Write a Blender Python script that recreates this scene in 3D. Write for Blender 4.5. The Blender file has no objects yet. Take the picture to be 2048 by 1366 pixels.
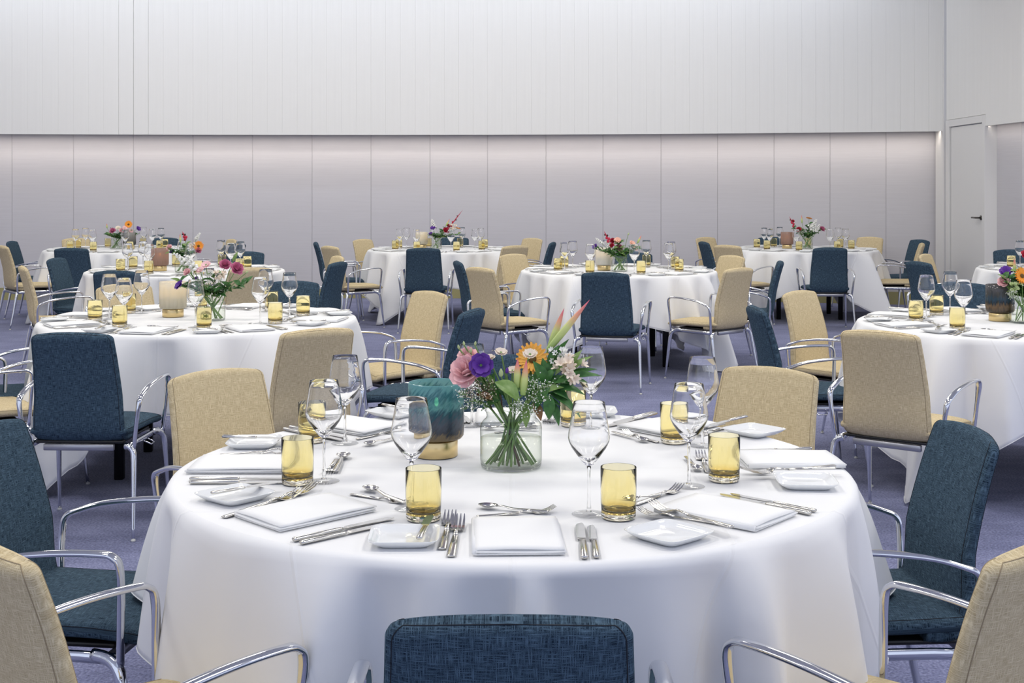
import bpy, bmesh, math, random
from mathutils import Vector, Matrix

rnd = random.Random(7)
C = bpy.context.scene.collection
PI = math.pi

# ------------------------------------------------------------------ camera, world, lights
F, HZ, HC, TZ = 2580.0, 378.0, 1.418, 0.75      # focal length in pixels, horizon row, eye height, table height


def at(px, py, z):
    """point of the plane at height z that the pixel shows"""
    Y = F * (HC - z) / (py - HZ)
    return Vector(((px - 1024.0) * Y / F, Y, z))


def atY(px, py, Y):
    return Vector(((px - 1024.0) * Y / F, Y, HC - (py - HZ) * Y / F))


cd = bpy.data.cameras.new('camera')
cd.sensor_width = 36.0
cd.lens = F / 2048 * 36
cd.shift_y = -(683 - HZ) / 2048
cd.clip_end = 100
cam = bpy.data.objects.new('camera', cd)
C.objects.link(cam)
cam.location = (0, 0, HC)
cam.rotation_euler = (PI / 2, 0, 0)
sc = bpy.context.scene
sc.camera = cam
sc.view_settings.view_transform = 'Standard'
sc.view_settings.look = 'None'
sc.view_settings.gamma = 1
sc.view_settings.use_curve_mapping = False
sc.view_settings.exposure = 0.35
sc.cycles.max_bounces = 16
sc.cycles.diffuse_bounces = 4
sc.cycles.glossy_bounces = 4
sc.cycles.transmission_bounces = 16
sc.cycles.transparent_max_bounces = 40
sc.cycles.caustics_reflective = False
sc.cycles.caustics_refractive = False
sc.cycles.sample_clamp_indirect = 6

wd = bpy.data.worlds.new('world')
sc.world = wd
wd.use_nodes = True
bg = wd.node_tree.nodes['Background']
bg.inputs[0].default_value = (0.645, 0.715, 0.92, 1)
bg.inputs[1].default_value = 0.92


def area(name, loc, rot, sx, sy, power, col=(1, 1, 1), spread=PI):
    l = bpy.data.lights.new(name, 'AREA')
    l.shape = 'RECTANGLE'
    l.size, l.size_y, l.energy, l.color = sx, sy, power, col
    l.spread = spread
    o = bpy.data.objects.new(name, l)
    o.location, o.rotation_euler = loc, rot
    C.objects.link(o)
    return o


CEIL = 4.7
for ix, x in enumerate((-5.4, -1.8, 1.8, 5.4)):
    for iy, y in enumerate((2.2, 5.6, 9.0, 12.4)):
        if x > 5 and y > 11:
            continue
        area('ceiling_lamp', (x, y, CEIL - .06), (0, 0, 0), 1.0, 1.0, 39, (1.0, .968, .885))
# wall washer near the ceiling (cool) and strip behind the lip of the upper wall (warm)
for x0, y0, x1, y1 in ((-8.0, 15.3, -3.5, 15.4), (-3.5, 15.4, 1.0, 15.4), (1.0, 15.4, 4.3, 14.9)):
    L = math.hypot(x1 - x0, y1 - y0)
    area('wall_wash_light', ((x0 + x1) / 2, (y0 + y1) / 2, CEIL - .15), (math.radians(38), 0, math.atan2(y1 - y0, x1 - x0)),
         L, .12, 3.5 * L, (.84, .9, 1.0))

for x0, x1, y in ((-7.5, -2.5, 13.0), (-2.5, 2.5, 13.0)):  # unseen warm fill lights, added to brighten the upper wall lower down
    area('wall_wash_light', ((x0 + x1) / 2, y, CEIL - .15), (math.radians(60), 0, 0), x1 - x0, .12, 1.7 * (x1 - x0), (1.0, .94, .86), math.radians(110))

# ------------------------------------------------------------------ helpers


def mesh_obj(name, verts, faces, mat, parent=None, smooth=True, uvs=None, auto=None):
    me = bpy.data.meshes.new(name)
    me.from_pydata([tuple(v) for v in verts], [], faces)
    if smooth:
        me.shade_smooth()
    if uvs is not None:
        ul = me.uv_layers.new(name='UVMap')
        for lp in me.loops:
            ul.data[lp.index].uv = uvs[lp.vertex_index]
    if mat:
        me.materials.append(mat)
    me.update()
    o = bpy.data.objects.new(name, me)
    C.objects.link(o)
    if parent:
        o.parent = parent
    return o


class MB:
    """collects shapes into one mesh"""

    def __init__(self):
        self.v, self.f, self.uv = [], [], []

    def add(self, v, f, uv=None):
        n = len(self.v)
        self.v += [tuple(p) for p in v]
        self.f += [tuple(i + n for i in q) for q in f]
        self.uv += uv if uv else [(0, 0)] * len(v)
        return self

    def box(self, cx, cy, cz, sx, sy, sz, rz=0.0, bev=0.0):
        hx, hy, hz = sx / 2, sy / 2, sz / 2
        if bev <= 0:
            pts = [(x, y, z) for z in (-hz, hz) for x, y in ((-hx, -hy), (hx, -hy), (hx, hy), (-hx, hy))]
            fs = [(3, 2, 1, 0), (4, 5, 6, 7), (0, 1, 5, 4), (1, 2, 6, 5), (2, 3, 7, 6), (3, 0, 4, 7)]
        else:
            b = min(bev, hx * .9, hy * .9, hz * .9)
            pts = []
            ring = lambda ex, ey, bb: [(-ex + bb, -ey), (ex - bb, -ey), (ex, -ey + bb), (ex, ey - bb), (ex - bb, ey), (-ex + bb, ey), (-ex, ey - bb), (-ex, -ey + bb)]
            for z, ins in ((-hz, b * .7), (-hz + b * .7, 0), (hz - b * .7, 0), (hz, b * .7)):
                pts += [(x, y, z) for x, y in ring(hx - ins, hy - ins, b)]
            fs = [tuple(range(7, -1, -1)), tuple(range(24, 32))]
            for k in range(3):
                for i in range(8):
                    j = (i + 1) % 8
                    fs.append((k * 8 + i, k * 8 + j, k * 8 + 8 + j, k * 8 + 8 + i))
        c, s = math.cos(rz), math.sin(rz)
        return self.add([(cx + x * c - y * s, cy + x * s + y * c, cz + z) for x, y, z in pts], fs)

    def lathe(self, prof, n=32, loc=(0, 0, 0)):
        v, f, uv = [], [], []
        for k, (r, z) in enumerate(prof):
            for i in range(n):
                a = 2 * PI * i / n
                v.append((loc[0] + r * math.cos(a), loc[1] + r * math.sin(a), loc[2] + z))
                uv.append((i / n, z))
        for k in range(len(prof) - 1):
            for i in range(n):
                j = (i + 1) % n
                f.append((k * n + i, k * n + j, (k + 1) * n + j, (k + 1) * n + i))
        return self.add(v, f, uv)

    def tube(self, pts, ra, rb=None, n=8, ref=(1, 0, 0), cap=True):
        """sweep of an ellipse; ra along ref, rb across it; lists or numbers"""
        m = len(pts)
        pts = [Vector(p) for p in pts]
        ra = ra if isinstance(ra, (list, tuple)) else [ra] * m
        rb = ra if rb is None else (rb if isinstance(rb, (list, tuple)) else [rb] * m)
        v, f = [], []
        for k, p in enumerate(pts):
            t = (pts[min(k + 1, m - 1)] - pts[max(k - 1, 0)]).normalized()
            r0 = Vector(ref)
            a = (r0 - t * r0.dot(t))
            if a.length < 1e-3:
                r0 = Vector((0, 1, .01))
                a = (r0 - t * r0.dot(t))
            a.normalize()
            b = t.cross(a)
            for i in range(n):
                g = 2 * PI * i / n
                v.append(p + a * (ra[k] * math.cos(g)) + b * (rb[k] * math.sin(g)))
        for k in range(m - 1):
            for i in range(n):
                j = (i + 1) % n
                f.append((k * n + i, k * n + j, (k + 1) * n + j, (k + 1) * n + i))
        if cap:
            f.append(tuple(range(n - 1, -1, -1)))
            f.append(tuple(range((m - 1) * n, m * n)))
        return self.add(v, f)

    def ball(self, c, r, n=8, m=5, sq=(1, 1, 1)):
        v, f = [], []
        for k in range(m + 1):
            ph = PI * k / m
            for i in range(n):
                a = 2 * PI * i / n
                v.append((c[0] + r * sq[0] * math.sin(ph) * math.cos(a), c[1] + r * sq[1] * math.sin(ph) * math.sin(a), c[2] + r * sq[2] * math.cos(ph)))
        for k in range(m):
            for i in range(n):
                j = (i + 1) % n
                f.append((k * n + i, (k + 1) * n + i, (k + 1) * n + j, k * n + j))
        return self.add(v, f)

    def build(self, name, mat, parent=None, smooth=True, uv=False):
        return mesh_obj(name, self.v, self.f, mat, parent, smooth, self.uv if uv else None)


def tag(o, label, cat, group=None):
    o['label'] = label
    o['category'] = cat
    if group:
        o['group'] = group
    return o


def empty(name, loc=(0, 0, 0), rz=0.0):
    o = bpy.data.objects.new(name, None)
    o.empty_display_size = .05
    C.objects.link(o)
    o.location = loc
    o.rotation_euler = (0, 0, rz)
    return o


KIDS = {}


def copy_tree(o, parent=None):
    c = o.copy()
    C.objects.link(c)
    if parent:
        c.parent = parent
    for ch in KIDS.get(o.name) or list(o.children):
        copy_tree(ch, c)
    return c


class Proto:
    """a thing to be placed many times; its first use is the prototype itself"""

    def __init__(self, root):
        self.root, self.used = root, False
        self.reg(root)

    def reg(self, o):
        KIDS[o.name] = list(o.children)
        for ch in KIDS[o.name]:
            self.reg(ch)

    def place(self, loc, rz=0.0, label=None, cat=None, group=None, scale=1.0, rot=None):
        o = copy_tree(self.root) if self.used else self.root
        self.used = True
        o.location = loc
        o.rotation_euler = rot if rot else (0, 0, rz)
        o.scale = (scale,) * 3
        if label:
            tag(o, label, cat, group)
        return o


# ------------------------------------------------------------------ materials


def mat(name, col, rough=.5, metal=0.0, spec=None, coat=0.0, sheen=0.0, trans=0.0, emit=None, estr=0.0, ior=None, sss=0.0):
    m = bpy.data.materials.new(name)
    m.use_nodes = True
    b = m.node_tree.nodes['Principled BSDF']
    b.inputs['Base Color'].default_value = (*col, 1)
    b.inputs['Roughness'].default_value = rough
    b.inputs['Metallic'].default_value = metal
    if spec is not None:
        b.inputs['Specular IOR Level'].default_value = spec
    b.inputs['Coat Weight'].default_value = coat
    b.inputs['Sheen Weight'].default_value = sheen
    b.inputs['Transmission Weight'].default_value = trans
    if ior:
        b.inputs['IOR'].default_value = ior
    if emit:
        b.inputs['Emission Color'].default_value = (*emit, 1)
        b.inputs['Emission Strength'].default_value = estr
    if sss:
        b.inputs['Subsurface Weight'].default_value = sss
        b.inputs['Subsurface Scale'].default_value = .01
    return m


class NT:
    def __init__(self, m):
        self.t = m.node_tree
        self.b = self.t.nodes.get('Principled BSDF')

    def n(self, typ, **kw):
        x = self.t.nodes.new(typ)
        for k, v in kw.items():
            if k in x.inputs.keys():
                x.inputs[k].default_value = v
            else:
                setattr(x, k, v)
        return x

    def l(self, a, b):
        self.t.links.new(a, b)

    def noise(self, vec, scale, detail=2.0, sc3=None):
        if sc3:
            mp = self.n('ShaderNodeMapping')
            mp.inputs['Scale'].default_value = sc3
            self.l(vec, mp.inputs[0])
            vec = mp.outputs[0]
        x = self.n('ShaderNodeTexNoise')
        x.inputs['Scale'].default_value = scale
        x.inputs['Detail'].default_value = detail
        self.l(vec, x.inputs['Vector'])
        return x.outputs['Fac']

    def math(self, op, a, b=None, clamp=False):
        x = self.n('ShaderNodeMath', operation=op)
        x.use_clamp = clamp
        for i, q in enumerate((a, b)):
            if q is None:
                continue
            if isinstance(q, (int, float)):
                x.inputs[i].default_value = q
            else:
                self.l(q, x.inputs[i])
        return x.outputs[0]

    def ramp(self, fac, stops):
        x = self.n('ShaderNodeValToRGB')
        e = x.color_ramp.elements
        e[0].position, e[0].color = stops[0][0], (*stops[0][1], 1)
        e[1].position, e[1].color = stops[-1][0], (*stops[-1][1], 1)
        for p, c in stops[1:-1]:
            k = e.new(p)
            k.color = (*c, 1)
        self.l(fac, x.inputs[0])
        return x.outputs[0]

    def bump(self, h, strength, dist=.001):
        x = self.n('ShaderNodeBump')
        x.inputs['Strength'].default_value = strength
        x.inputs['Distance'].default_value = dist
        self.l(h, x.inputs['Height'])
        self.l(x.outputs[0], self.b.inputs['Normal'])


def fabric(name, c0, c1):
    m = mat(name, c1, .9, spec=.08)
    t = NT(m)
    uv = t.n('ShaderNodeTexCoord').outputs['UV']
    a = t.noise(uv, 1, 1, (45, 620, 1))
    b = t.noise(uv, 1, 1, (620, 45, 1))
    h = t.math('MAXIMUM', a, b)
    c = t.noise(uv, 1, 1, (900, 900, 1))
    h = t.math('ADD', h, t.math('MULTIPLY', c, .35))
    col = t.ramp(h, [(.55, c0), (.95, c1)])
    t.l(col, t.b.inputs['Base Color'])
    t.bump(h, .55, .0022)
    return m


TAN = fabric('tan_fabric', (.50, .39, .22), (.82, .70, .46))
BLUE = fabric('blue_fabric', (.009, .019, .033), (.104, .168, .228))
CHROME = mat('chrome', (.78, .79, .81), .09, 1.0)
RAIL = mat('satin_rail', (.42, .42, .45), .35, .8)
GLIDE = mat('glide', (.6, .6, .58), .4)
SEAM_T = mat('tan_seam', (.36, .28, .17), .9)
SEAM_B = mat('blue_seam', (.008, .012, .02), .9)
BLACK = mat('black_leg', (.008, .008, .009), .4)
WOODTOP = mat('table_board', (.5, .42, .32), .5)
STEEL = mat('cutlery_steel', (.72, .70, .67), .12, 1.0)
STEELH = mat('cutlery_handle', (.66, .64, .60), .2, 1.0)
CHINA = mat('white_china', (.86, .87, .87), .08, spec=.6, coat=.3)
NAPKIN = mat('napkin_linen', (.87, .87, .865), .9, spec=.1)
BRASS = mat('brass', (.78, .60, .30), .28, 1.0)
_t = NT(BRASS)
_o = _t.n('ShaderNodeTexCoord').outputs['Object']
_t.bump(_t.noise(_o, 1, 2, (30, 30, 900)), .1, .0005)

CLOTH = mat('white_tablecloth', (.86, .86, .862), .75, spec=.15, sheen=.1)
t = NT(CLOTH)
ob = t.n('ShaderNodeTexCoord').outputs['Object']
sx = t.n('ShaderNodeSeparateXYZ')
uvn = t.n('ShaderNodeTexCoord').outputs['UV']
t.l(uvn, sx.inputs[0])
cre = None
for axis in (0, 1):
    for off in (0.0, .42, -.42):
        d = t.math('ABSOLUTE', t.math('SUBTRACT', sx.outputs[axis], off))
        g = t.math('SUBTRACT', 1.0, t.math('MULTIPLY', d, 1 / .007), clamp=True)
        cre = g if cre is None else t.math('MAXIMUM', cre, g)
wr = t.noise(uvn, 7, 3)
h = t.math('ADD', t.math('MULTIPLY', cre, .5), t.math('MULTIPLY', wr, 1.0))
t.bump(h, .6, .004)

CARPET = mat('blue_grey_carpet', (.17, .175, .27), .95, spec=.05, sheen=.2)
t = NT(CARPET)
ob = t.n('ShaderNodeTexCoord').outputs['Object']
big = t.noise(ob, 3.2, 4)
streak = t.noise(ob, 1, 3, (2.2, 14, 1))
fine = t.noise(ob, 110, 4)
mx = t.math('ADD', t.math('MULTIPLY', big, .3), t.math('MULTIPLY', fine, .8))
mx = t.math('SUBTRACT', t.math('ADD', mx, t.math('MULTIPLY', streak, .2)), .1)
t.l(t.ramp(mx, [(.34, (.060, .067, .14)), (.55, (.165, .178, .315)), (.78, (.31, .33, .52))]), t.b.inputs['Base Color'])
t.bump(fine, .7, .006)


def wallmat(name, c0, c1, sx_, sz_, bs):
    m = mat(name, c1, .8, spec=.1)
    t = NT(m)
    ob = t.n('ShaderNodeTexCoord').outputs['Object']
    n = t.noise(ob, 1, 3, (sx_, sx_, sz_))
    t.l(t.ramp(n, [(.3, c0), (.7, c1)]), t.b.inputs['Base Color'])
    t.bump(n, bs, .001)
    return m


W_UP = wallmat('upper_wall_fabric', (.845, .835, .805), (.87, .86, .83), 60, .8, .03)
W_LO = wallmat('lower_wall_fabric', (.585, .57, .59), (.62, .605, .625), 2, 130, .05)
W_WHITE = mat('white_paint', (.80, .79, .77), .6, spec=.2)
OLIVE = mat('olive_baseboard', (.36, .33, .15), .6)
CEILM = mat('ceiling_white', (.8, .8, .8), .9)


def thin_glass(name, tint, edge, gl=1.0, rough=.02, grad=None, hi=2.6):
    """a thin clear wall: see-through, reflecting by Fresnel, denser where looked at along the wall"""
    m = bpy.data.materials.new(name)
    m.use_nodes = True
    t = NT(m)
    t.t.nodes.remove(t.b)
    out = t.t.nodes['Material Output']
    tr = t.n('ShaderNodeBsdfTransparent')
    lw = t.n('ShaderNodeLayerWeight')
    lw.inputs['Blend'].default_value = .5
    f = t.math('POWER', lw.outputs['Facing'], hi)
    mix = t.n('ShaderNodeMix', data_type='RGBA')
    t.l(f, mix.inputs[0])
    if grad:
        z = t.n('ShaderNodeSeparateXYZ')
        t.l(t.n('ShaderNodeTexCoord').outputs['Object'], z.inputs[0])
        col = t.ramp(t.math('MULTIPLY', z.outputs[2], 1 / grad[0]), grad[1])
        t.l(col, mix.inputs[6])
    else:
        mix.inputs[6].default_value = (*tint, 1)
    mix.inputs[7].default_value = (*edge, 1)
    t.l(mix.outputs[2], tr.inputs[0])
    go = t.n('ShaderNodeBsdfGlossy')
    go.inputs['Roughness'].default_value = rough
    fr = t.math('ADD', t.math('MULTIPLY', t.math('POWER', lw.outputs['Facing'], 5.0), .9), .045)
    ms = t.n('ShaderNodeMixShader')
    t.l(t.math('MULTIPLY', fr, gl, clamp=True), ms.inputs[0])
    t.l(tr.outputs[0], ms.inputs[1])
    t.l(go.outputs[0], ms.inputs[2])
    t.l(ms.outputs[0], out.inputs[0])
    return m


GLASS = thin_glass('clear_glass', (.985, .985, .985), (.18, .19, .22), 1.0, hi=5)
STEMG = thin_glass('stem_glass', (.97, .97, .97), (.36, .37, .40), 1.0, hi=3)
CRYSTAL = mat('crystal', (1, 1, 1), .0, trans=1.0, ior=1.45)
FOOTG = thin_glass('foot_glass', (.97, .97, .97), (.72, .73, .75), .55, hi=4)
AMBER = mat('amber_glass', (1, 1, 1), 0, trans=1.0, ior=1.45)
t = NT(AMBER)
zz = t.n('ShaderNodeSeparateXYZ')
t.l(t.n('ShaderNodeTexCoord').outputs['Object'], zz.inputs[0])
t.l(t.ramp(t.math('MULTIPLY', zz.outputs[2], 1 / .104), [(.12, (.93, .70, .22)), (.3, (.98, .90, .57)), (1.0, (.988, .93, .68))]), t.b.inputs['Base Color'])
AMBERB = mat('amber_base', (1.0, .93, .76), .0, trans=1.0, ior=1.45)
VASEG = thin_glass('vase_glass', (.97, .98, .97), (.30, .36, .33), 1.0, hi=5)
WATER = thin_glass('water', (.965, .975, .945), (.86, .89, .82), .5, hi=3)
FLAME = mat('flame', (1, .8, .4), .5, emit=(1, .62, .22), estr=40)
WAX = mat('candle_wax', (.9, .87, .78), .5, sss=.3)


def holder_mat(name, stops, streak=(6, .6), rough=.12, alpha=.8, glow=None):
    """coloured, clouded glass of a candle holder; colour bands up its height, streaks in the glass"""
    m = mat(name, (1, 1, 1), rough, spec=.6, coat=.6)
    t = NT(m)
    ob = t.n('ShaderNodeTexCoord').outputs['Object']
    z = t.n('ShaderNodeSeparateXYZ')
    t.l(ob, z.inputs[0])
    n = t.noise(ob, 1, 4, (streak[0] * 10, streak[0] * 10, streak[1] * 30))
    if name.startswith('teal'):
        mp = t.n('ShaderNodeMapping')
        mp.inputs['Rotation'].default_value = (0, .9, .3)
        t.l(ob, mp.inputs[0])
        n = t.noise(mp.outputs[0], 1, 4, (18, 60, 170))
    v = t.math('ADD', t.math('MULTIPLY', z.outputs[2], 1 / .183), t.math('MULTIPLY', t.math('SUBTRACT', n, .5), .45))
    col = t.ramp(v, stops)
    t.l(col, t.b.inputs['Base Color'])
    tr = t.n('ShaderNodeBsdfTransparent')
    tl = t.n('ShaderNodeBsdfTranslucent')
    t.l(col, tr.inputs[0])
    t.l(col, tl.inputs[0])
    a = t.n('ShaderNodeMixShader')
    a.inputs[0].default_value = .45
    t.l(t.b.outputs[0], a.inputs[1])
    t.l(tl.outputs[0], a.inputs[2])
    b = t.n('ShaderNodeMixShader')
    b.inputs[0].default_value = 1 - alpha
    t.l(a.outputs[0], b.inputs[1])
    t.l(tr.outputs[0], b.inputs[2])
    t.l(b.outputs[0], t.t.nodes['Material Output'].inputs[0])
    return m


H_TEAL = holder_mat('teal_streaked_glass', [(.28, (.42, .32, .18)), (.36, (.10, .11, .14)), (.5, (.14, .18, .24)), (.62, (.05, .17, .23)), (.74, (.20, .46, .50)), (.86, (.08, .25, .31)), (.95, (.24, .50, .54))], (4, 3), alpha=.72)
H_CREAM = holder_mat('cream_glass', [(.25, (.66, .62, .5)), (.5, (.8, .76, .64)), (.9, (.86, .83, .73))], (6, .4), alpha=.93)
H_WHITE = holder_mat('white_glass', [(.25, (.78, .77, .72)), (.9, (.88, .87, .83))], (6, .4), alpha=.95)
H_ROSE = holder_mat('rose_brown_glass', [(.25, (.48, .30, .22)), (.5, (.56, .38, .30)), (.9, (.50, .36, .30))], (6, .4), alpha=.85)
H_SMOKE = holder_mat('smoky_banded_glass', [(.3, (.12, .09, .06)), (.42, (.30, .19, .10)), (.52, (.05, .06, .07)), (.62, (.06, .12, .18)), (.74, (.10, .11, .12)), (.95, (.16, .16, .17))], (9, .5), alpha=.86)
H_GREY = holder_mat('silver_grey_glass', [(.3, (.05, .06, .06)), (.5, (.22, .22, .21)), (.9, (.42, .41, .38))], (8, .4), alpha=.95)

# ------------------------------------------------------------------ the room


def struct(o):
    o['kind'] = 'structure'
    return o


floor = MB()
floor.add([(-10, -3, 0), (10, -3, 0), (10, 18, 0), (-10, 18, 0), (-10, -3, -.1), (10, -3, -.1), (10, 18, -.1), (-10, 18, -.1)],
          [(0, 1, 2, 3), (7, 6, 5, 4), (0, 4, 5, 1), (1, 5, 6, 2), (2, 6, 7, 3), (3, 7, 4, 0)])
struct(floor.build('floor', CARPET, smooth=False))
c = MB()
c.box(0, 7.5, CEIL + .05, 20, 21, .1)
struct(c.build('ceiling', CEILM, smooth=False))

LIP = 2.108
DT = [(-330, 15.9), (0, 16.2), (350, 16.4), (700, 16.48), (1000, 16.42), (1300, 16.2), (1500, 15.98), (1660, 15.75), (1772, 15.58), (1887, 15.42)]


def Dof(px):
    for (a, da), (b, db) in zip(DT, DT[1:]):
        if px <= b:
            return da + (db - da) * (px - a) / (b - a)
    return DT[-1][1]


seams = [-330, -212, -95, 24, 147, 267, 386, 505, 624, 742, 860, 975, 1092, 1206, 1322, 1435, 1548, 1660, 1772, 1886]
P = [((px - 1024) * Dof(px) / F, Dof(px)) for px in seams]


def push(p, d):
    L = math.hypot(*p)
    return (p[0] * (1 + d / L), p[1] * (1 + d / L))


def slab(p, q, z0, z1, th, m, name, parent, gap=.003, bev=.004):
    L = math.hypot(q[0] - p[0], q[1] - p[1])
    a = math.atan2(q[1] - p[1], q[0] - p[0])
    nx, ny = -math.sin(a), math.cos(a)
    if ny * p[1] + nx * p[0] < 0:
        nx, ny = -nx, -ny
    cx, cy = (p[0] + q[0]) / 2 + nx * th / 2, (p[1] + q[1]) / 2 + ny * th / 2
    b = MB()
    b.box(0, 0, 0, L - 2 * gap, th, z1 - z0, 0, bev)
    o = b.build(name, m, parent, smooth=False)
    o.location = (cx, cy, (z0 + z1) / 2)
    o.rotation_euler = (0, 0, a)
    return o


RIGHT = [(5.16, 15.32), (5.175, 14.10), (5.235, 13.25), (5.62, 12.45), (6.1, 11.75), (6.55, 11.1), (7.0, 10.45), (7.6, 9.6), (8.4, 8.6)]


def ribbon(name, pts, z0, z1, off, m):
    b = MB()
    pts = [push(p, off) for p in pts]
    v, f = [], []
    for p in pts:
        q = push(p, .06)
        v += [(p[0], p[1], z0), (p[0], p[1], z1), (q[0], q[1], z1), (q[0], q[1], z0)]
    for i in range(len(pts) - 1):
        a, c_ = i * 4, i * 4 + 4
        for k in range(4):
            j = (k + 1) % 4
            f.append((a + k, a + j, c_ + j, c_ + k))
    b.add(v, f)
    return struct(b.build(name, m, smooth=False))


W_BACK = mat('joint_backing', (.32, .32, .34), .9)
wall = ribbon('wall_back', P + [RIGHT[0]], 0, CEIL, .36, W_BACK)
for i in range(len(P) - 1):
    slab(push(P[i], .30), push(P[i + 1], .30), .155, LIP + .15, .03, W_LO, 'fabric_panel', wall, .0012, .002)
    for k in range(4):
        a = (P[i][0] + (P[i + 1][0] - P[i][0]) * k / 4, P[i][1] + (P[i + 1][1] - P[i][1]) * k / 4)
        b = (P[i][0] + (P[i + 1][0] - P[i][0]) * (k + 1) / 4, P[i][1] + (P[i + 1][1] - P[i][1]) * (k + 1) / 4)
        g = .0022 if (i == 5 and k == 0) or (i == 4 and k == 3) else .0003
        slab(a, b, LIP, CEIL, .03, W_UP, 'wall_board', wall, g, .0006)
bb = ribbon('baseboard_back', P, 0, .155, .29, OLIVE)
# the closed underside of the upper wall: a light strip sits in it
for i in range(0, len(P) - 1):
    p, q = push(P[i], .06), push(P[i + 1], .06)
    L = math.hypot(q[0] - p[0], q[1] - p[1])
    area('cove_strip', ((p[0] + q[0]) / 2, (p[1] + q[1]) / 2, LIP + .01), (math.radians(24), 0, math.atan2(q[1] - p[1], q[0] - p[0])),
         L, .02, 1.15 * L, (1.0, .90, .80), math.radians(135))
wr_ = ribbon('wall_right', RIGHT[1:], 0, CEIL, .36, W_BACK)
for i in range(1, len(RIGHT) - 1):
    slab(push(RIGHT[i], .30), push(RIGHT[i + 1], .30), .155, LIP + .15, .03, W_LO, 'fabric_panel', wr_, .0012, .002)
    for k in range(4):
        a = tuple(RIGHT[i][j] + (RIGHT[i + 1][j] - RIGHT[i][j]) * k / 4 for j in (0, 1))
        b = tuple(RIGHT[i][j] + (RIGHT[i + 1][j] - RIGHT[i][j]) * (k + 1) / 4 for j in (0, 1))
        slab(a, b, LIP, CEIL, .03, W_UP, 'wall_board', wr_, .0003, .0006)
    p, q = push(RIGHT[i], .06), push(RIGHT[i + 1], .06)
    L = math.hypot(q[0] - p[0], q[1] - p[1])
    area('cove_strip', ((p[0] + q[0]) / 2, (p[1] + q[1]) / 2, LIP + .01), (math.radians(24), 0, math.atan2(q[1] - p[1], q[0] - p[0])),
         L, .02, 1.15 * L, (1.0, .90, .80), math.radians(135))
ribbon('baseboard_right', RIGHT[1:], 0, .155, .29, OLIVE)
# bay with the door: corner piece, boards above, frame, leaf, handle
corner = MB()
corner.box((P[-1][0] + RIGHT[0][0]) / 2 + .05, 15.52, CEIL / 2, .12, .3, CEIL)
struct(corner.build('trim_1', W_WHITE, smooth=False))
dp, dq = RIGHT[0], RIGHT[1]
da = math.atan2(dq[1] - dp[1], dq[0] - dp[0])
dl = math.hypot(dq[0] - dp[0], dq[1] - dp[1])
over = empty('wall_corner')
struct(over)
for k in range(5):
    a = tuple(dp[j] + (dq[j] - dp[j]) * k / 5 for j in (0, 1))
    b = tuple(dp[j] + (dq[j] - dp[j]) * (k + 1) / 5 for j in (0, 1))
    slab(a, b, 2.235, CEIL, .05, W_UP, 'wall_board', over, .0003, .0006)
door = struct(empty('door_1', (dp[0], dp[1], 0), da))


def dbox(name, u0, u1, z0, z1, y0, y1, m, parent=door, bev=.003):
    b = MB()
    b.box((u0 + u1) / 2, (y0 + y1) / 2, (z0 + z1) / 2, u1 - u0, y1 - y0, z1 - z0, 0, bev)
    return b.build(name, m, parent, smooth=False)


dbox('door_frame', 0, .11, 0, 2.23, -.01, .34, W_WHITE)
dbox('door_frame', dl - .08, dl, 0, 2.23, -.01, .34, W_WHITE)
dbox('door_head', .11, dl - .08, 2.15, 2.23, -.01, .10, W_WHITE)
leaf = dbox('door_leaf', .118, dl - .088, .01, 2.142, .012, .06, W_WHITE)
HND = mat('door_handle_metal', (.12, .11, .10), .3, 1.0)
hb = MB()
hb.lathe([(0, 0), (.026, 0), (.026, .008), (0, .008)], 20)
hb.tube([(0, 0, .005), (0, 0, .05), (.0, 0, .055), (-.02, 0, .058), (-.13, 0, .058)], .0095, n=10, ref=(0, 1, 0))
ho = hb.build('door_handle', HND, leaf)
ho.matrix_basis = Matrix.Translation((dl - .155, .011, 1.10)) @ Matrix.Rotation(PI / 2, 4, 'X')
wl = MB()
wl.box(-9.5, 7.2, CEIL / 2, .12, 20, CEIL)
struct(wl.build('wall_left', W_UP, smooth=False))

# ------------------------------------------------------------------ chair


def superring(w, th, n=24, p=3.2):
    r = []
    for i in range(n):
        a = 2 * PI * i / n
        ca, sa = math.cos(a), math.sin(a)
        r.append((w * math.copysign(abs(ca) ** (2 / p), ca), th * math.copysign(abs(sa) ** (2 / p), sa)))
    return r


def catmull(pts, m):
    out = []
    n = len(pts)
    for i in range(n - 1):
        p0, p1, p2, p3 = (Vector(pts[max(i - 1, 0)]), Vector(pts[i]), Vector(pts[i + 1]), Vector(pts[min(i + 2, n - 1)]))
        for k in range(m):
            t_ = k / m
            out.append(.5 * ((2 * p1) + (p2 - p0) * t_ + (2 * p0 - 5 * p1 + 4 * p2 - p3) * t_ ** 2 + (3 * p1 - p0 - 3 * p2 + p3) * t_ ** 3))
    out.append(Vector(pts[-1]))
    return out


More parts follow.
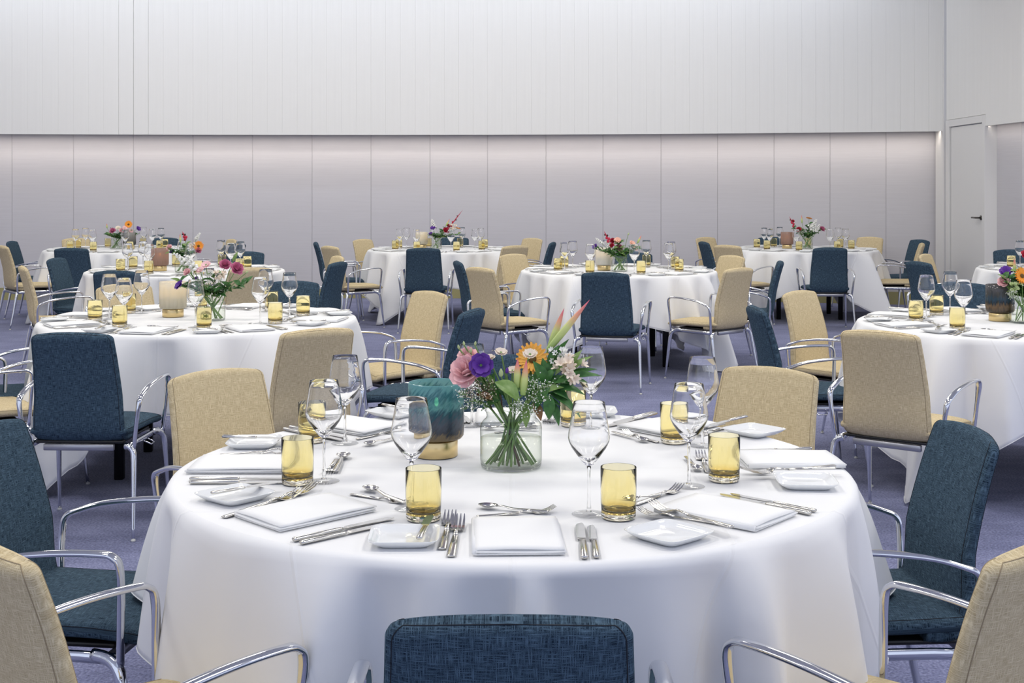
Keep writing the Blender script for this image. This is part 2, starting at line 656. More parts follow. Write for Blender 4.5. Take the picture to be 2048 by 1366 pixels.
def backrest(m, seam, parent):
    cl = catmull([(0, -.07, .405), (0, -.125, .402), (0, -.162, .425), (0, -.182, .48), (0, -.202, .60), (0, -.232, .72), (0, -.260, .806)], 5)
    n = 28
    v, uv, f = [], [], []
    L = 0
    rings = []
    tot = sum((cl[i + 1] - cl[i]).length for i in range(len(cl) - 1))
    N = len(cl)
    for k, p in enumerate(cl):
        if k:
            L += (cl[k] - cl[k - 1]).length
        s = L / tot
        tg = (cl[min(k + 1, N - 1)] - cl[max(k - 1, 0)]).normalized()
        nr = Vector((0, -tg.z, tg.y))
        w = .196 - .026 * s
        th = .030 - .006 * s
        d = tot - L
        rings.append((p, nr, w, th, L))
    # finer rounded top
    p, nr, w, th, L = rings[-1]
    tg = (cl[-1] - cl[-2]).normalized()
    for q in (.15, .3, .45, .6, .72, .82, .9, .96, .99):
        c_ = 1 - math.sqrt(1 - q * q)
        rings.append((p + tg * (.024 * q), nr, w - .024 * c_, th * (1 - .75 * c_), L + .024 * q))
    rings.append((p + tg * .0243, nr, w - .030, th * .1, L + .025))
    p0 = rings[0]
    rings.insert(0, (p0[0], p0[1], p0[2] * .97, p0[3] * .1, 0))
    for (p, nr, w, th, L) in rings:
        for (x, t_) in superring(w, th, n):
            arch = .010 * (1 - (x / w) ** 2) * max(0, (L - .30) / .2) ** 2
            bow = .022 * (x / w) ** 2 * min(1, max(0, (L - .1) / .15))
            q = p + nr * t_ + Vector((x, bow, arch))
            v.append(q)
            uv.append((x, L))
    for k in range(len(rings) - 1):
        for i in range(n):
            j = (i + 1) % n
            f.append((k * n + i, k * n + j, (k + 1) * n + j, (k + 1) * n + i))
    f.append(tuple(range(n - 1, -1, -1)))
    f.append(tuple(range((len(rings) - 1) * n, len(rings) * n)))
    o = mesh_obj('backrest', v, f, m, parent, True, uv)
    # stitched seam round the rear edge
    path = []
    left = [v[k * n + 12] for k in range(3, len(rings) - 2)]
    right = [v[k * n + 2] for k in range(3, len(rings) - 2)]
    top = [v[(len(rings) - 3) * n + i] for i in range(2, 13)]
    b = MB()
    b.tube(left + list(reversed(top)) + list(reversed(right)), .0011, n=5)
    b.build('seam', seam, o)
    left2 = [v[k * n + 16] for k in range(3, len(rings) - 2)]
    right2 = [v[k * n + 26] for k in range(3, len(rings) - 2)]
    for pth in (left2, right2):
        b = MB()
        b.tube(pth, .001, n=5)
        b.build('seam', seam, o)
    return o


def seat(m, seam, parent):
    n = 28
    v, uv, f = [], [], []
    ys = [-.185, -.183, -.175, -.16, -.10, -.03, .05, .13, .19, .225, .245, .256, .260, .2605]
    for k, y in enumerate(ys):
        e0 = min(1, (y + .186) / .03)
        e1 = min(1, (.2612 - y) / .032)
        sh = math.sqrt(max(.01, 1 - (1 - max(0, min(e0, e1))) ** 2))
        w = (.203 + .012 * (y + .18) / .44) * (.93 + .07 * sh)
        th = .029 * max(.08, sh)
        zc = .423 - .014 * max(0, (y - .08) / .18) ** 2 + .004 * max(0, -y / .18)
        for (x, t_) in superring(w, th, n, 3.0):
            dish = -.006 * (1 - (x / w) ** 2) * (1 if t_ > 0 else 0) * (1 if -.16 < y < .2 else 0)
            v.append((x, y, zc + t_ + dish))
            uv.append((x, y + (0.3 if t_ > 0 else 0.0)))
    for k in range(len(ys) - 1):
        for i in range(n):
            j = (i + 1) % n
            f.append((k * n + i, (k + 1) * n + i, (k + 1) * n + j, k * n + j))
    f.append(tuple(range(n)))
    f.append(tuple(range(len(ys) * n - 1, (len(ys) - 1) * n - 1, -1)))
    o = mesh_obj('seat', v, f, m, parent, True, uv)
    b = MB()
    side = [v[k * n + int(n * .06)] for k in range(3, len(ys) - 3)]
    fr = [v[(len(ys) - 4) * n + i] for i in range(int(n * .06), int(n * .44) + 1)]
    oth = [v[k * n + int(n * .44)] for k in range(len(ys) - 4, 2, -1)]
    b.tube(side + fr + oth, .0011, n=5)
    b.build('seam', seam, o)
    return o


def make_chair(m, seam):
    r = empty('dining_chair')
    seat(m, seam, r)
    backrest(m, seam, r)
    for s in (-1, 1):
        # arm hoop: from the front of the side rail up, back along the arm and down to the rear of the rail
        hoop = catmull([(s * .228, .205, .36), (s * .240, .212, .48), (s * .250, .215, .578), (s * .2515, .200, .606), (s * .252, .165, .6125), (s * .253, .06, .610),
                        (s * .252, -.06, .596), (s * .251, -.135, .574), (s * .250, -.163, .560), (s * .247, -.172, .532), (s * .238, -.172, .46), (s * .226, -.165, .36)], 5)
        b = MB()
        wa, wb = [], []
        for p in hoop:
            k = max(0, min(1, (p.z - .51) / .07))
            wa.append(.0095 + .0045 * k)
            wb.append(.0095 - .002 * k)
        b.tube(hoop, wa, wb, n=10)
        b.build('armrest', CHROME, r)
        for (yy, pts) in ((1, [(s * .205, .13, .372), (s * .215, .17, .368), (s * .228, .2, .35), (s * .235, .212, .31), (s * .240, .228, .18), (s * .246, .250, .006)]),
                          (-1, [(s * .19, -.165, .368), (s * .205, -.168, .366), (s * .224, -.172, .35), (s * .232, -.182, .31), (s * .240, -.208, .17), (s * .250, -.245, .006)])):
            b = MB()
            pp = catmull(pts, 3)
            b.tube(pp, [.0125 - .0055 * max(0, (.35 - p.z) / .35) for p in pp], [.015 - .008 * max(0, (.35 - p.z) / .35) for p in pp], n=10)
            lg = b.build('leg', CHROME, r)
            b = MB()
            b.lathe([(0, 0), (.009, 0), (.010, .004), (.008, .009), (0, .009)], 12, (pts[-1][0], pts[-1][1], 0))
            b.build('glide', GLIDE, lg)
        b = MB()
        b.tube([(s * .210, .20, .366), (s * .208, .10, .368), (s * .208, -.08, .368), (s * .212, -.165, .366)], .008, .014, n=8)
        b.build('side_rail', CHROME, r)
    b = MB()
    b.box(0, -.168, .363, .29, .022, .026, 0, .003)
    b.build('rear_rail', RAIL, r)
    b = MB()
    b.box(0, .17, .365, .40, .022, .022, 0, .003)
    b.build('front_rail', RAIL, r)
    b = MB()
    b.box(0, 0, .384, .36, .34, .012, 0, .003)
    b.build('seat_pan', BLACK, r)
    b = MB()
    b.tube([(.216, .04, .36), (.236, .04, .352), (.246, .035, .345), (.246, -.005, .345), (.236, -.01, .352), (.216, -.01, .36)], .003, n=6, ref=(0, 0, 1))
    b.build('linking_hook', CHROME, r)
    return r


PT, PB = Proto(make_chair(TAN, SEAM_T)), Proto(make_chair(BLUE, SEAM_B))

TABLES = {  # name: (x, y, tablecloth turn in degrees, setting turn in degrees)
    'front': (0.0, 3.09, 0, 0), 'left2': (-1.61, 6.66, 4, -11), 'right2': (2.545, 6.42, -6, 10),
    'left3': (-2.68, 10.6, 8, 0), 'mid3': (.875, 10.6, 3, -10), 'right3': (4.715, 10.75, -8, 5),
    'left4': (-4.34, 14.25, 0, 6), 'mid4': (-.79, 14.25, 8, -5), 'right4': (3.25, 14.35, -3, 4)}
WHERE = {'front': 'front table', 'left2': 'table with the cream candle holder', 'right2': 'table with the smoky candle holder',
         'left3': 'table with the rosy-brown candle holder', 'mid3': 'table with the white candle holder', 'right3': 'round table just before the door',
         'left4': 'table with the silver-grey candle holder', 'mid4': 'table with the ivory candle holder', 'right4': 'table with the pale pink candle holder'}

# back-top centre pixel, colour, table, extra turn (degrees), what sets it apart, optional heading
CH = [
    (1018, 1243, 'B', 'front', 0, 'blue chair with its back to the camera, nearest of all'),
    (-51, 1086, 'T', 'front', -1.6, 'tan chair at the bottom left corner, drawn up to the front table'),
    (-43, 854, 'B', 'front', -5, 'blue chair at the left side of the front table'),
    (425, 742, 'T', 'front', 0, 'tan chair at the far left side of the front table'),
    (1022, 712, 'B', 'front', 0, 'blue chair half hidden behind the flowers of the front table'),
    (1546, 737, 'T', 'front', 0, 'tan chair at the far right side of the front table'),
    (1948, 857, 'B', 'front', 1.5, 'blue chair at the right side of the front table'),
    (2106, 1085, 'T', 'front', -1.8, 'tan chair at the bottom right corner, drawn up to the front table'),
    (140, 668, 'B', 'left2', 4, 'blue chair seen from behind, near side of table with the cream candle holder'),
    (640, 660, 'T', 'left2', 4, 'tan chair seen from behind, near side of table with the cream candle holder'),
    (952, 620, 'B', 'left2', 0, 'blue chair sideways, right of the table with the cream candle holder'),
    (866, 584, 'T', 'left2', 10, 'tan chair facing left, right of the table with the cream candle holder'),
    (590, 563, 'B', 'left2', 0, 'blue chair behind the table with the cream candle holder, mostly hidden by glasses'),
    (246, 571, 'T', 'left2', 0, 'tan chair behind the table with the cream candle holder, left far side'),
    (-60, 620, 'B', 'left2', 0, 'blue chair cut by the left frame edge beside the second-row table'),
    (-190, 642, 'T', 'left2', -8, 'tan chair cut by the left frame edge, only seat and arms in view'),
    (1755, 664, 'T', 'right2', 4, 'tan chair seen from behind at the table with the smoky candle holder'),
    (1505, 614, 'B', 'right2', 0, 'blue chair sideways, left of the table with the smoky candle holder'),
    (1592, 583, 'T', 'right2', 0, 'tan chair facing right, left of the table with the smoky candle holder'),
    (1920, 567, 'B', 'right2', 0, 'blue chair behind the glasses of the table with the smoky candle holder'),
    (230, 543, 'B', 'left3', 0, 'blue chair seen from behind at the table with the rosy-brown candle holder'),
    (42, 533, 'T', 'left3', -16, 'tan chair sideways, left of the table with the rosy-brown candle holder'),
    (108, 517, 'B', 'left3', 4, 'blue chair facing right, left of the table with the rosy-brown candle holder'),
    (496, 504, 'B', 'left3', 0, 'blue chair behind the table with the rosy-brown candle holder'),
    (680, 513, 'T', 'left3', 0, 'tan chair right of the rosy-brown candle holder table, overlapped by a blue chair'),
    (681, 525, 'B', 'left3', 0, 'blue chair right of the rosy-brown candle holder table, facing left'),
    (503, 537, 'T', 'left3', 0, 'tan chair seen from behind right of the rosy-brown candle holder'),
    (1209, 546, 'B', 'mid3', -6, 'blue chair seen from behind before the table with the white candle holder'),
    (955, 536, 'T', 'mid3', -6, 'tan chair at the near left of the table with the white candle holder'),
    (912, 523, 'B', 'mid3', 0, 'blue chair sideways, left of the table with the white candle holder'),
    (1022, 509, 'T', 'mid3', 0, 'tan chair facing the camera, far left of the table with white candle holder'),
    (1268, 506, 'B', 'mid3', 0, 'blue chair behind the flowers of the table with the white candle holder'),
    (1468, 512, 'T', 'mid3', 0, 'tan chair at the far right of the table with the white candle holder'),
    (1563, 523, 'B', 'mid3', 0, 'blue chair sideways, right of the table with the white candle holder'),
    (1482, 537, 'T', 'mid3', 8, 'tan chair at the near right of the table with the white candle holder'),
    (1832, 524, 'B', 'right3', 0, 'blue chair sideways, left of the table just before the door'),
    (1846, 509, 'T', 'right3', 0, 'tan chair facing right, overlapped by a blue chair, before the door'),
    (2020, 500, 'B', 'right3', 0, 'blue chair behind the table just before the door'),
    (141, 497, 'B', 'left4', 0, 'blue chair seen from behind at the table with the silver-grey candle holder'),
    (2, 492, 'T', 'left4', -14, 'tan chair sideways, left of the table with the silver-grey candle holder'),
    (20, 483, 'B', 'left4', 6, 'blue chair facing right, left of the table with the silver-grey candle holder'),
    (150, 477, 'T', 'left4', 0, 'tan chair behind glasses on the table with the silver-grey candle holder'),
    (333, 476, 'B', 'left4', 0, 'blue chair behind the table with the silver-grey candle holder'),
    (467, 479, 'T', 'left4', 0, 'tan chair right of the silver-grey candle holder table, farther of two there'),
    (476, 488, 'B', 'left4', 0, 'blue chair right of the silver-grey candle holder table, nearer of two there'),
    (846, 497, 'B', 'mid4', 0, 'blue chair seen from behind at the table with the ivory candle holder'),
    (656, 493, 'T', 'mid4', -10, 'tan chair at the near left of the table with the ivory candle holder'),
    (630, 485, 'B', 'mid4', 0, 'blue chair sideways, left of the table with the ivory candle holder'),
    (722, 479, 'T', 'mid4', 0, 'tan chair facing the camera, left of the table with the ivory candle holder'),
    (910, 475, 'B', 'mid4', 0, 'blue chair behind the tall flowers of the table with ivory candle holder'),
    (1068, 477, 'T', 'mid4', 0, 'tan chair facing left at far right of the table with ivory candle holder'),
    (1108, 485, 'B', 'mid4', 0, 'blue chair sideways, right of the table with the ivory candle holder'),
    (1033, 492, 'T', 'mid4', 0, 'tan chair seen from behind, near right of table with ivory candle holder'),
    (1661, 496, 'B', 'right4', 0, 'blue chair seen from behind at the table with the pale pink candle holder'),
    (1452, 491, 'T', 'right4', 0, 'tan chair at the near left of the table with pale pink candle holder'),
    (1404, 484, 'B', 'right4', 0, 'blue chair sideways, left of the table with the pale pink candle holder'),
    (1408, 475, 'T', 'right4', 0, 'tan chair facing the camera, left of the table with pale pink candle holder'),
    (1541, 471, 'B', 'right4', 0, 'blue chair behind the table with the pale pink candle holder'),
    (1742, 473, 'T', 'right4', 0, 'tan chair facing the camera, right of the table with pale pink candle holder'),
    (1843, 480, 'B', 'right4', 6, 'blue chair right of the pale pink candle holder table, mostly behind a tan one'),
    (1846, 487, 'T', 'right4', 12, 'tan chair with its whole side in view, right of pale pink candle holder'),
]
ZT = .836
for (px, py, k, tb, tw, lab) in CH:
    p = at(px, py, ZT)
    if p.y > 15.55 and tb.endswith('4'):
        p = p * (15.55 / p.y)
    tx, ty = TABLES[tb][:2]
    h = math.atan2(ty - p.y, tx - p.x) - PI / 2 + math.radians(tw)      # heading: local +Y looks to the table
    loc = (p.x - .265 * math.sin(h), p.y + .265 * math.cos(h), 0)
    (PT if k == 'T' else PB).place(loc, h, lab, 'chair', 'chairs round the ' + WHERE[tb])

# ------------------------------------------------------------------ tables and cloths
TR = .80


def ridges_random(r, tc):
    """(angle, outward slope) at the creases of a hanging cloth: ridges and valleys in turn, deeper at its corners"""
    out, a, up = [], r.uniform(0, 15), True
    while a < 352:
        c_ = min(abs((a - tc - q + 180) % 360 - 180) for q in (45, 135, 225, 315))
        pk = r.uniform(.10, .24) + (.08 if c_ < 14 else 0)
        out.append((a, pk if up else r.uniform(-.03, .05)))
        a += r.uniform(5, 9) if r.random() < .4 else r.uniform(10, 17)
        up = not up
    return out


def cloth(name, turn, ridges, half=1.11, nt=360, ns=26, seed=1):
    r = random.Random(seed)
    ph = [r.uniform(0, 6.28) for _ in range(6)]
    v, uv, f = [], [], []
    R0 = TR + .004
    v.append((0, 0, TZ))
    uv.append((0, 0))
    inner = [.2, .4, .6, .72, .77, .783]
    rows = 0
    turn = math.radians(turn)

    rg_ = sorted((q[0] % 360, q[1]) for q in ridges)
    rg_ = [(rg_[-1][0] - 360, rg_[-1][1])] + rg_ + [(rg_[0][0] + 360, rg_[0][1])]

    def kof(deg):
        for (a0, k0), (a1, k1) in zip(rg_, rg_[1:]):
            if a0 <= deg <= a1:
                t_ = (deg - a0) / max(1e-6, a1 - a0)
                return k0 + (k1 - k0) * t_
        return 0

    raw = [kof(360 * i / nt) for i in range(nt)]
    for _ in range(2):
        raw = [(raw[i - 1] + 2 * raw[i] + raw[(i + 1) % nt]) / 4 for i in range(nt)]
    K = [q * 1.25 if q > .04 else q * 1.25 - .03 for q in raw]
    for q in inner:
        for i in range(nt):
            a = 2 * PI * i / nt
            v.append((q * math.cos(a), q * math.sin(a), TZ))
            uv.append((q * math.cos(a), q * math.sin(a)))
        rows += 1
    for j in range(ns + 1):
        u = (j / ns)
        for i in range(nt):
            a = 2 * PI * i / nt
            ca, sa = abs(math.cos(a - turn)), abs(math.sin(a - turn))
            rm = half / max(ca, sa)
            # rounded towards the corners so that they just clear the floor
            drop = rm - R0
            drop = min(drop, .78 - .0)
            s = u * drop
            k = K[i]
            b = .018                            # rounding at the rim of the board
            lim = PI / 2 - math.asin(k)
            arc = b * lim
            if s < arc:
                g = s / b
                rho, z = R0 - b + b * math.sin(g), TZ - b + b * math.cos(g)
            else:
                g = lim
                rest = s - arc
                rho = R0 - b + b * math.sin(g) + rest * math.cos(g) + .17 * (k - .05) * (1 - math.exp(-rest / .06))
                z = TZ - b + b * math.cos(g) - rest * math.sin(g)
            w = max(0, s - .05)
            rho += w * .02 * math.sin(5 * a + ph[0])
            z = max(z, .012)
            aa = a + w * (.05 * math.sin(7 * a + ph[2]) + .03 * math.sin(13 * a + ph[3]))
            rho += .004 * math.sin(23 * a + ph[4]) * min(1, s / .2)
            v.append((rho * math.cos(aa), rho * math.sin(aa), z))
            uv.append(((R0 + s) * math.cos(a), (R0 + s) * math.sin(a)))
        rows += 1
    for i in range(nt):
        f.append((0, 1 + i, 1 + (i + 1) % nt))
    for k in range(rows - 1):
        for i in range(nt):
            j = (i + 1) % nt
            f.append((1 + k * nt + i, 1 + (k + 1) * nt + i, 1 + (k + 1) * nt + j, 1 + k * nt + j))
    o = mesh_obj(name, v, f, CLOTH, None, True, uv)
    hm = MB()
    hm.tube([v[1 + (rows - 1) * nt + i % nt] for i in range(nt + 1)], .0016, n=4, ref=(0, 0, 1), cap=False)
    hm.build('hem', CLOTH, o)
    sd = o.modifiers.new('thickness', 'SOLIDIFY')
    sd.thickness = .0016
    sd.offset = -1
    return o


def make_table():
    r = empty('banquet_table')
    b = MB()
    b.lathe([(0, .715), (.752, .715), (.765, .719), (.766, .738), (.76, .744), (0, .744)], 64)
    b.build('tabletop', WOODTOP, r)
    for a in (45, 135, 225, 315):
        b = MB()
        b.box(.47 * math.cos(math.radians(a)), .47 * math.sin(math.radians(a)), .361, .045, .045, .722, 0, .004)
        b.build('leg', BLACK, r)
    b = MB()
    b.box(0, 0, .70, .90, .04, .043, PI / 4)
    b.box(0, 0, .70, .90, .04, .043, -PI / 4)
    b.build('under_frame', BLACK, r)
    return r


PTAB = Proto(make_table())
RF = [(180, .22), (-170, .0), (-163, .12), (-157, .01), (-146, .11), (-137, .06), (-128, .05), (-114, .20), (-108, -.01), (-99, .07), (-91, -.03), (-88, .14), (-84, -.03), (-70, .04), (-62, .0),
      (-56, .20), (-49, .03), (-37, .16), (-28, .01), (-19, .12), (-11, .0), (1, .23), (12, .0), (24, .2), (36, .03), (48, .25), (60, .0), (75, .15), (90, .0), (105, .18), (118, .0), (132, .25), (145, .02), (158, .16), (170, .02)]
for i, (tn, (x, y, tc, ts)) in enumerate(TABLES.items()):
    PTAB.place((x, y, 0), math.radians(tc), 'black-legged round table under the white cloth of the ' + WHERE[tn].replace('table with the ', '').replace(' holder', ' holder table'), 'table', 'round banquet tables')
    r = random.Random(40 + i)
    if tn == 'front':
        rg = RF
    else:
        rg = ridges_random(r, tc)
    o = cloth('tablecloth', tc, rg, 1.11 if tn == 'front' else 1.18, seed=90 + i)
    o.location = (x, y, 0)
    tag(o, 'white cloth draped over the ' + WHERE[tn], 'tablecloth', 'white tablecloths')

# ------------------------------------------------------------------ tableware prototypes


def make_wine():
    r = empty('wine_glass')
    b = MB()
    b.lathe([(0, .0985), (.0035, .099), (.010, .103), (.022, .118), (.036, .138), (.0415, .150), (.043, .158), (.042, .168), (.0385, .190), (.035, .212), (.0325, .2296), (.0322, .2303), (.0317, .2303), (.0314, .2296),
             (.0341, .212), (.0376, .190), (.0411, .168), (.0419, .158), (.0402, .151), (.0345, .1395), (.018, .1225), (.007, .112), (0, .110)], 40)
    b.build('bowl', CRYSTAL, r)
    b = MB()
    b.lathe([(.0, .0045), (.006, .006), (.0045, .012), (.0035, .03), (.003, .06), (.0035, .09), (.0045, .098), (.0, .0984)], 14)
    b.build('stem', CRYSTAL, r)
    b = MB()
    b.lathe([(0, 0), (.034, 0), (.0355, .0008), (.034, .0016), (.02, .003), (.008, .006), (0, .0065)], 36)
    b.build('foot', FOOTG, r)
    return r


def make_tumbler():
    r = empty('tumbler')
    b = MB()
    b.lathe([(.0351, .0135), (.0358, .03), (.0364, .06), (.0365, .1032), (.0362, .1040), (.0359, .1040), (.0357, .1032), (.0355, .06), (.0349, .030), (.0338, .021), (.029, .0165), (0, .0158)], 44)
    b.build('wall', AMBER, r)
    b = MB()
    b.lathe([(0, .0), (.031, .0), (.0345, .003), (.0355, .008), (.0350, .0132), (0, .0132)], 44)
    b.build('base', AMBERB, r)
    return r


def make_plate():
    """square coupe dish with a flat bottom and rising rim"""
    n = 72
    v, f = [], []

    def ring(h, z, p):
        out = []
        for i in range(n):
            a = 2 * PI * (i + .5) / n
            ca, sa = math.cos(a), math.sin(a)
            d = (abs(ca) ** p + abs(sa) ** p) ** (-1 / p)
            corner = (abs(math.sin(2 * a))) ** 6
            out.append((h * d * ca, h * d * sa, z))
        return out
    secs = [(.001, .0, 6), (.046, 0, 6), (.049, .0015, 6), (.060, .009, 6.5), (.0665, .0150, 7), (.067, .0160, 7), (.0655, .0162, 7), (.058, .010, 6.5), (.050, .0050, 6), (.046, .0040, 6), (.001, .004, 6)]
    for h, z, p in secs:
        v += ring(h, z, p)
    for k in range(len(secs) - 1):
        for i in range(n):
            j = (i + 1) % n
            f.append((k * n + i, (k + 1) * n + i, (k + 1) * n + j, k * n + j))
    f.append(tuple(range(n)))
    f.append(tuple(range(len(secs) * n - 1, (len(secs) - 1) * n - 1, -1)))
    return mesh_obj('butter_plate', v, f, CHINA)


def make_napkin(w, l):
    """linen folded in three layers, the outer fold at the left long side"""
    b = MB()
    for k, (dx, dl, th) in enumerate(((0, 0, .004), (.002, -.003, .004), (-.001, .002, .004))):
        n, m = 14, 10
        v, f = [], []
        z0 = .0006 + k * .0043
        for s in (0, 1):
            for j in range(m + 1):
                for i in range(n + 1):
                    x = -w / 2 + dx + w * i / n
                    y = -l / 2 + dl + l * j / m
                    e = min(i, n - i) == 0 or min(j, m - j) == 0
                    sag = .0012 * math.sin(x * 31 + k) * math.sin(y * 23 + k * 2)
                    z = z0 + (th * (.75 if e else 1) if s else (th * .2 if e else 0)) + (sag if k else 0)
                    v.append((x, y, z))
        q = (n + 1) * (m + 1)
        for j in range(m):
            for i in range(n):
                a = j * (n + 1) + i
                f.append((a, a + n + 1, a + n + 2, a + 1))
                f.append((q + a, q + a + 1, q + a + n + 2, q + a + n + 1))
        for i in range(n):
            f.append((i, i + 1, q + i + 1, q + i))
            a = m * (n + 1) + i
            f.append((a + 1, a, q + a, q + a + 1))
        for j in range(m):
            a = j * (n + 1)
            f.append((a + n + 1, a, q + a, q + a + n + 1))
            a += n
            f.append((a, a + n + 1, q + a + n + 1, q + a))
        b.add(v, f)
    # rolled fold along one side
    b.tube([(-w / 2, -l / 2 + .002, .0065), (-w / 2, 0, .0068), (-w / 2, l / 2 - .002, .0065)], .0058, n=10, ref=(0, 0, 1))
    return b.build('napkin', NAPKIN)


def plan_blade(outline, z, th):
    """flat piece from a list of (y, x_left, x_right, z_mid) cross sections"""
    v, f = [], []
    for (y, a, b_, zz) in outline:
        v += [(a, y, zz), (b_, y, zz), (b_, y, zz + th), (a, y, zz + th)]
    for k in range(len(outline) - 1):
        for i in range(4):
            j = (i + 1) % 4
            f.append((k * 4 + i, k * 4 + j, k * 4 + 4 + j, k * 4 + 4 + i))
    f.append((3, 2, 1, 0))
    q = (len(outline) - 1) * 4
    f.append((q, q + 1, q + 2, q + 3))
    return v, f


# cutlery lies along +Y, from the handle end at the origin to its tip at length 1*L


def make_knife(L, name, simple=False):
    r = empty(name)
    h = L * .47
    b = MB()
    b.tube([(0, 0, .0042), (0, .004, .0045), (0, h * .5, .0045), (0, h * .97, .0045), (0, h, .0045)], [.0062, .0075, .007, .0062, .0048], [.0030, .0042, .0042, .0036, .0030], n=8)
    b.build('handle', STEELH, r)
    b = MB()
    sec = [(h, -.004, .004, .0035), (h + .008, -.0055, .0055, .0035), (h + .014, -.0105, .006, .0038), (h + (L - h) * .5, -.0118, .0058, .0032), (h + (L - h) * .82, -.0112, .0058, .003), (L - .008, -.0085, .0045, .003), (L, -.001, .002, .003)]
    v, f = plan_blade(sec, 0, .0014)
    b.add(v, f)
    b.build('blade', STEEL, r, smooth=False)
    return r


def make_fork(L, name):
    r = empty(name)
    h = L * .52
    b = MB()
    b.tube([(0, 0, .0022), (0, .003, .0022), (0, h * .6, .0024), (0, h, .003)], [.0066, .0078, .0066, .0052], [.0016, .002, .0019, .0018], n=8)
    b.tube([(0, h, .003), (0, h + L * .08, .0065), (0, h + L * .15, .0072), (0, L * .715, .003)], [.005, .0032, .0030, .006], [.0018, .0018, .0016, .001], n=8)
    b.build('handle', STEELH, r)
    b = MB()
    w = .0125
    v, f = plan_blade([(L * .70, -.005, .005, .003), (L * .725, -w, w, .0016), (L * .78, -w, w, .0008)], 0, .0012)
    b.add(v, f)
    for k in range(4):
        x = -w + .0027 + k * (2 * w - .0054) / 3
        v, f = plan_blade([(L * .775, x - .0027, x + .0027, .0008), (L * .84, x - .0021, x + .0021, .0014), (L * .93, x - .0018, x + .0018, .0060), (L, x - .0007, x + .0007, .0125)], 0, .0012)
        b.add(v, f)
    b.build('tines', STEEL, r, smooth=False)
    return r


def make_spoon(L, name):
    r = empty(name)
    h = L * .72
    b = MB()
    b.tube([(0, 0, .0022), (0, .003, .0022), (0, h * .7, .0026), (0, h * .93, .0075), (0, h + .004, .006)], [.0066, .0075, .0060, .0035, .004], [.0016, .002, .0019, .0017, .001], n=8)
    b.build('handle', STEELH, r)
    n, m = 18, 5
    v, f = [], []
    cy, rx, ry = (h + L) / 2, .0158, (L - h) / 2
    for s in (1, 0):
        for k in range(m + 1):
            q = k / m
            for i in range(n):
                a = 2 * PI * i / n
                v.append((rx * q * math.cos(a) * (1 + .08 * math.sin(a)), cy + ry * q * math.sin(a), .0015 + .0065 * q * q + s * .001))
    for s in range(2):
        o_ = s * (m + 1) * n
        for k in range(m):
            for i in range(n):
                j = (i + 1) % n
                q = (o_ + k * n + i, o_ + (k + 1) * n + i, o_ + (k + 1) * n + j, o_ + k * n + j)
                f.append(q if s == 0 else q[::-1])
    for i in range(n):
        j = (i + 1) % n
        a0, b0 = m * n + i, m * n + j
        f.append((a0, (m + 1) * n + a0, (m + 1) * n + b0, b0))
    MB_ = MB().add(v, f)
    MB_.build('bowl', STEEL, r)
    return r


KN = Proto(make_knife(.235, 'table_knife'))
BK = Proto(make_knife(.185, 'butter_knife'))
FK = Proto(make_fork(.215, 'table_fork'))
DF = Proto(make_fork(.175, 'dessert_fork'))
SP = Proto(make_spoon(.175, 'dessert_spoon'))
WG = Proto(make_wine())
TU = Proto(make_tumbler())
PL = Proto(make_plate())
NA = Proto(make_napkin(.165, .235))
LEN = {'table_knife': .235, 'butter_knife': .185, 'table_fork': .215, 'dessert_fork': .175, 'dessert_spoon': .175}
TOP = TZ + .0012

SEATS = ['near', 'near right', 'right', 'far right', 'far', 'far left', 'left', 'near left']


def lay(proto, p, q, label, cat, group, lift=0.0, lift2=None):
    """cutlery from handle end p to tip q, both points on the table top"""
    d = Vector((q.x - p.x, q.y - p.y, 0))
    L = LEN[proto.root.name.split('.')[0]]
    l2 = lift if lift2 is None else lift2
    k = max(.88, min(1.12, d.length / L))
    d.normalize()
    rz = math.atan2(-d.x, d.y)
    mid = (Vector((p.x, p.y, 0)) + Vector((q.x, q.y, 0))) / 2
    s = mid - d * (L * k / 2)
    pitch = math.atan2(l2 - lift, L * k)
    o = proto.place((s.x, s.y, TOP + lift), 0, label, cat, group, k)
    o.rotation_mode = 'XYZ'
    o.rotation_euler = (pitch, 0, rz)
    return o


def T(px, py):
    return at(px, py, TZ)


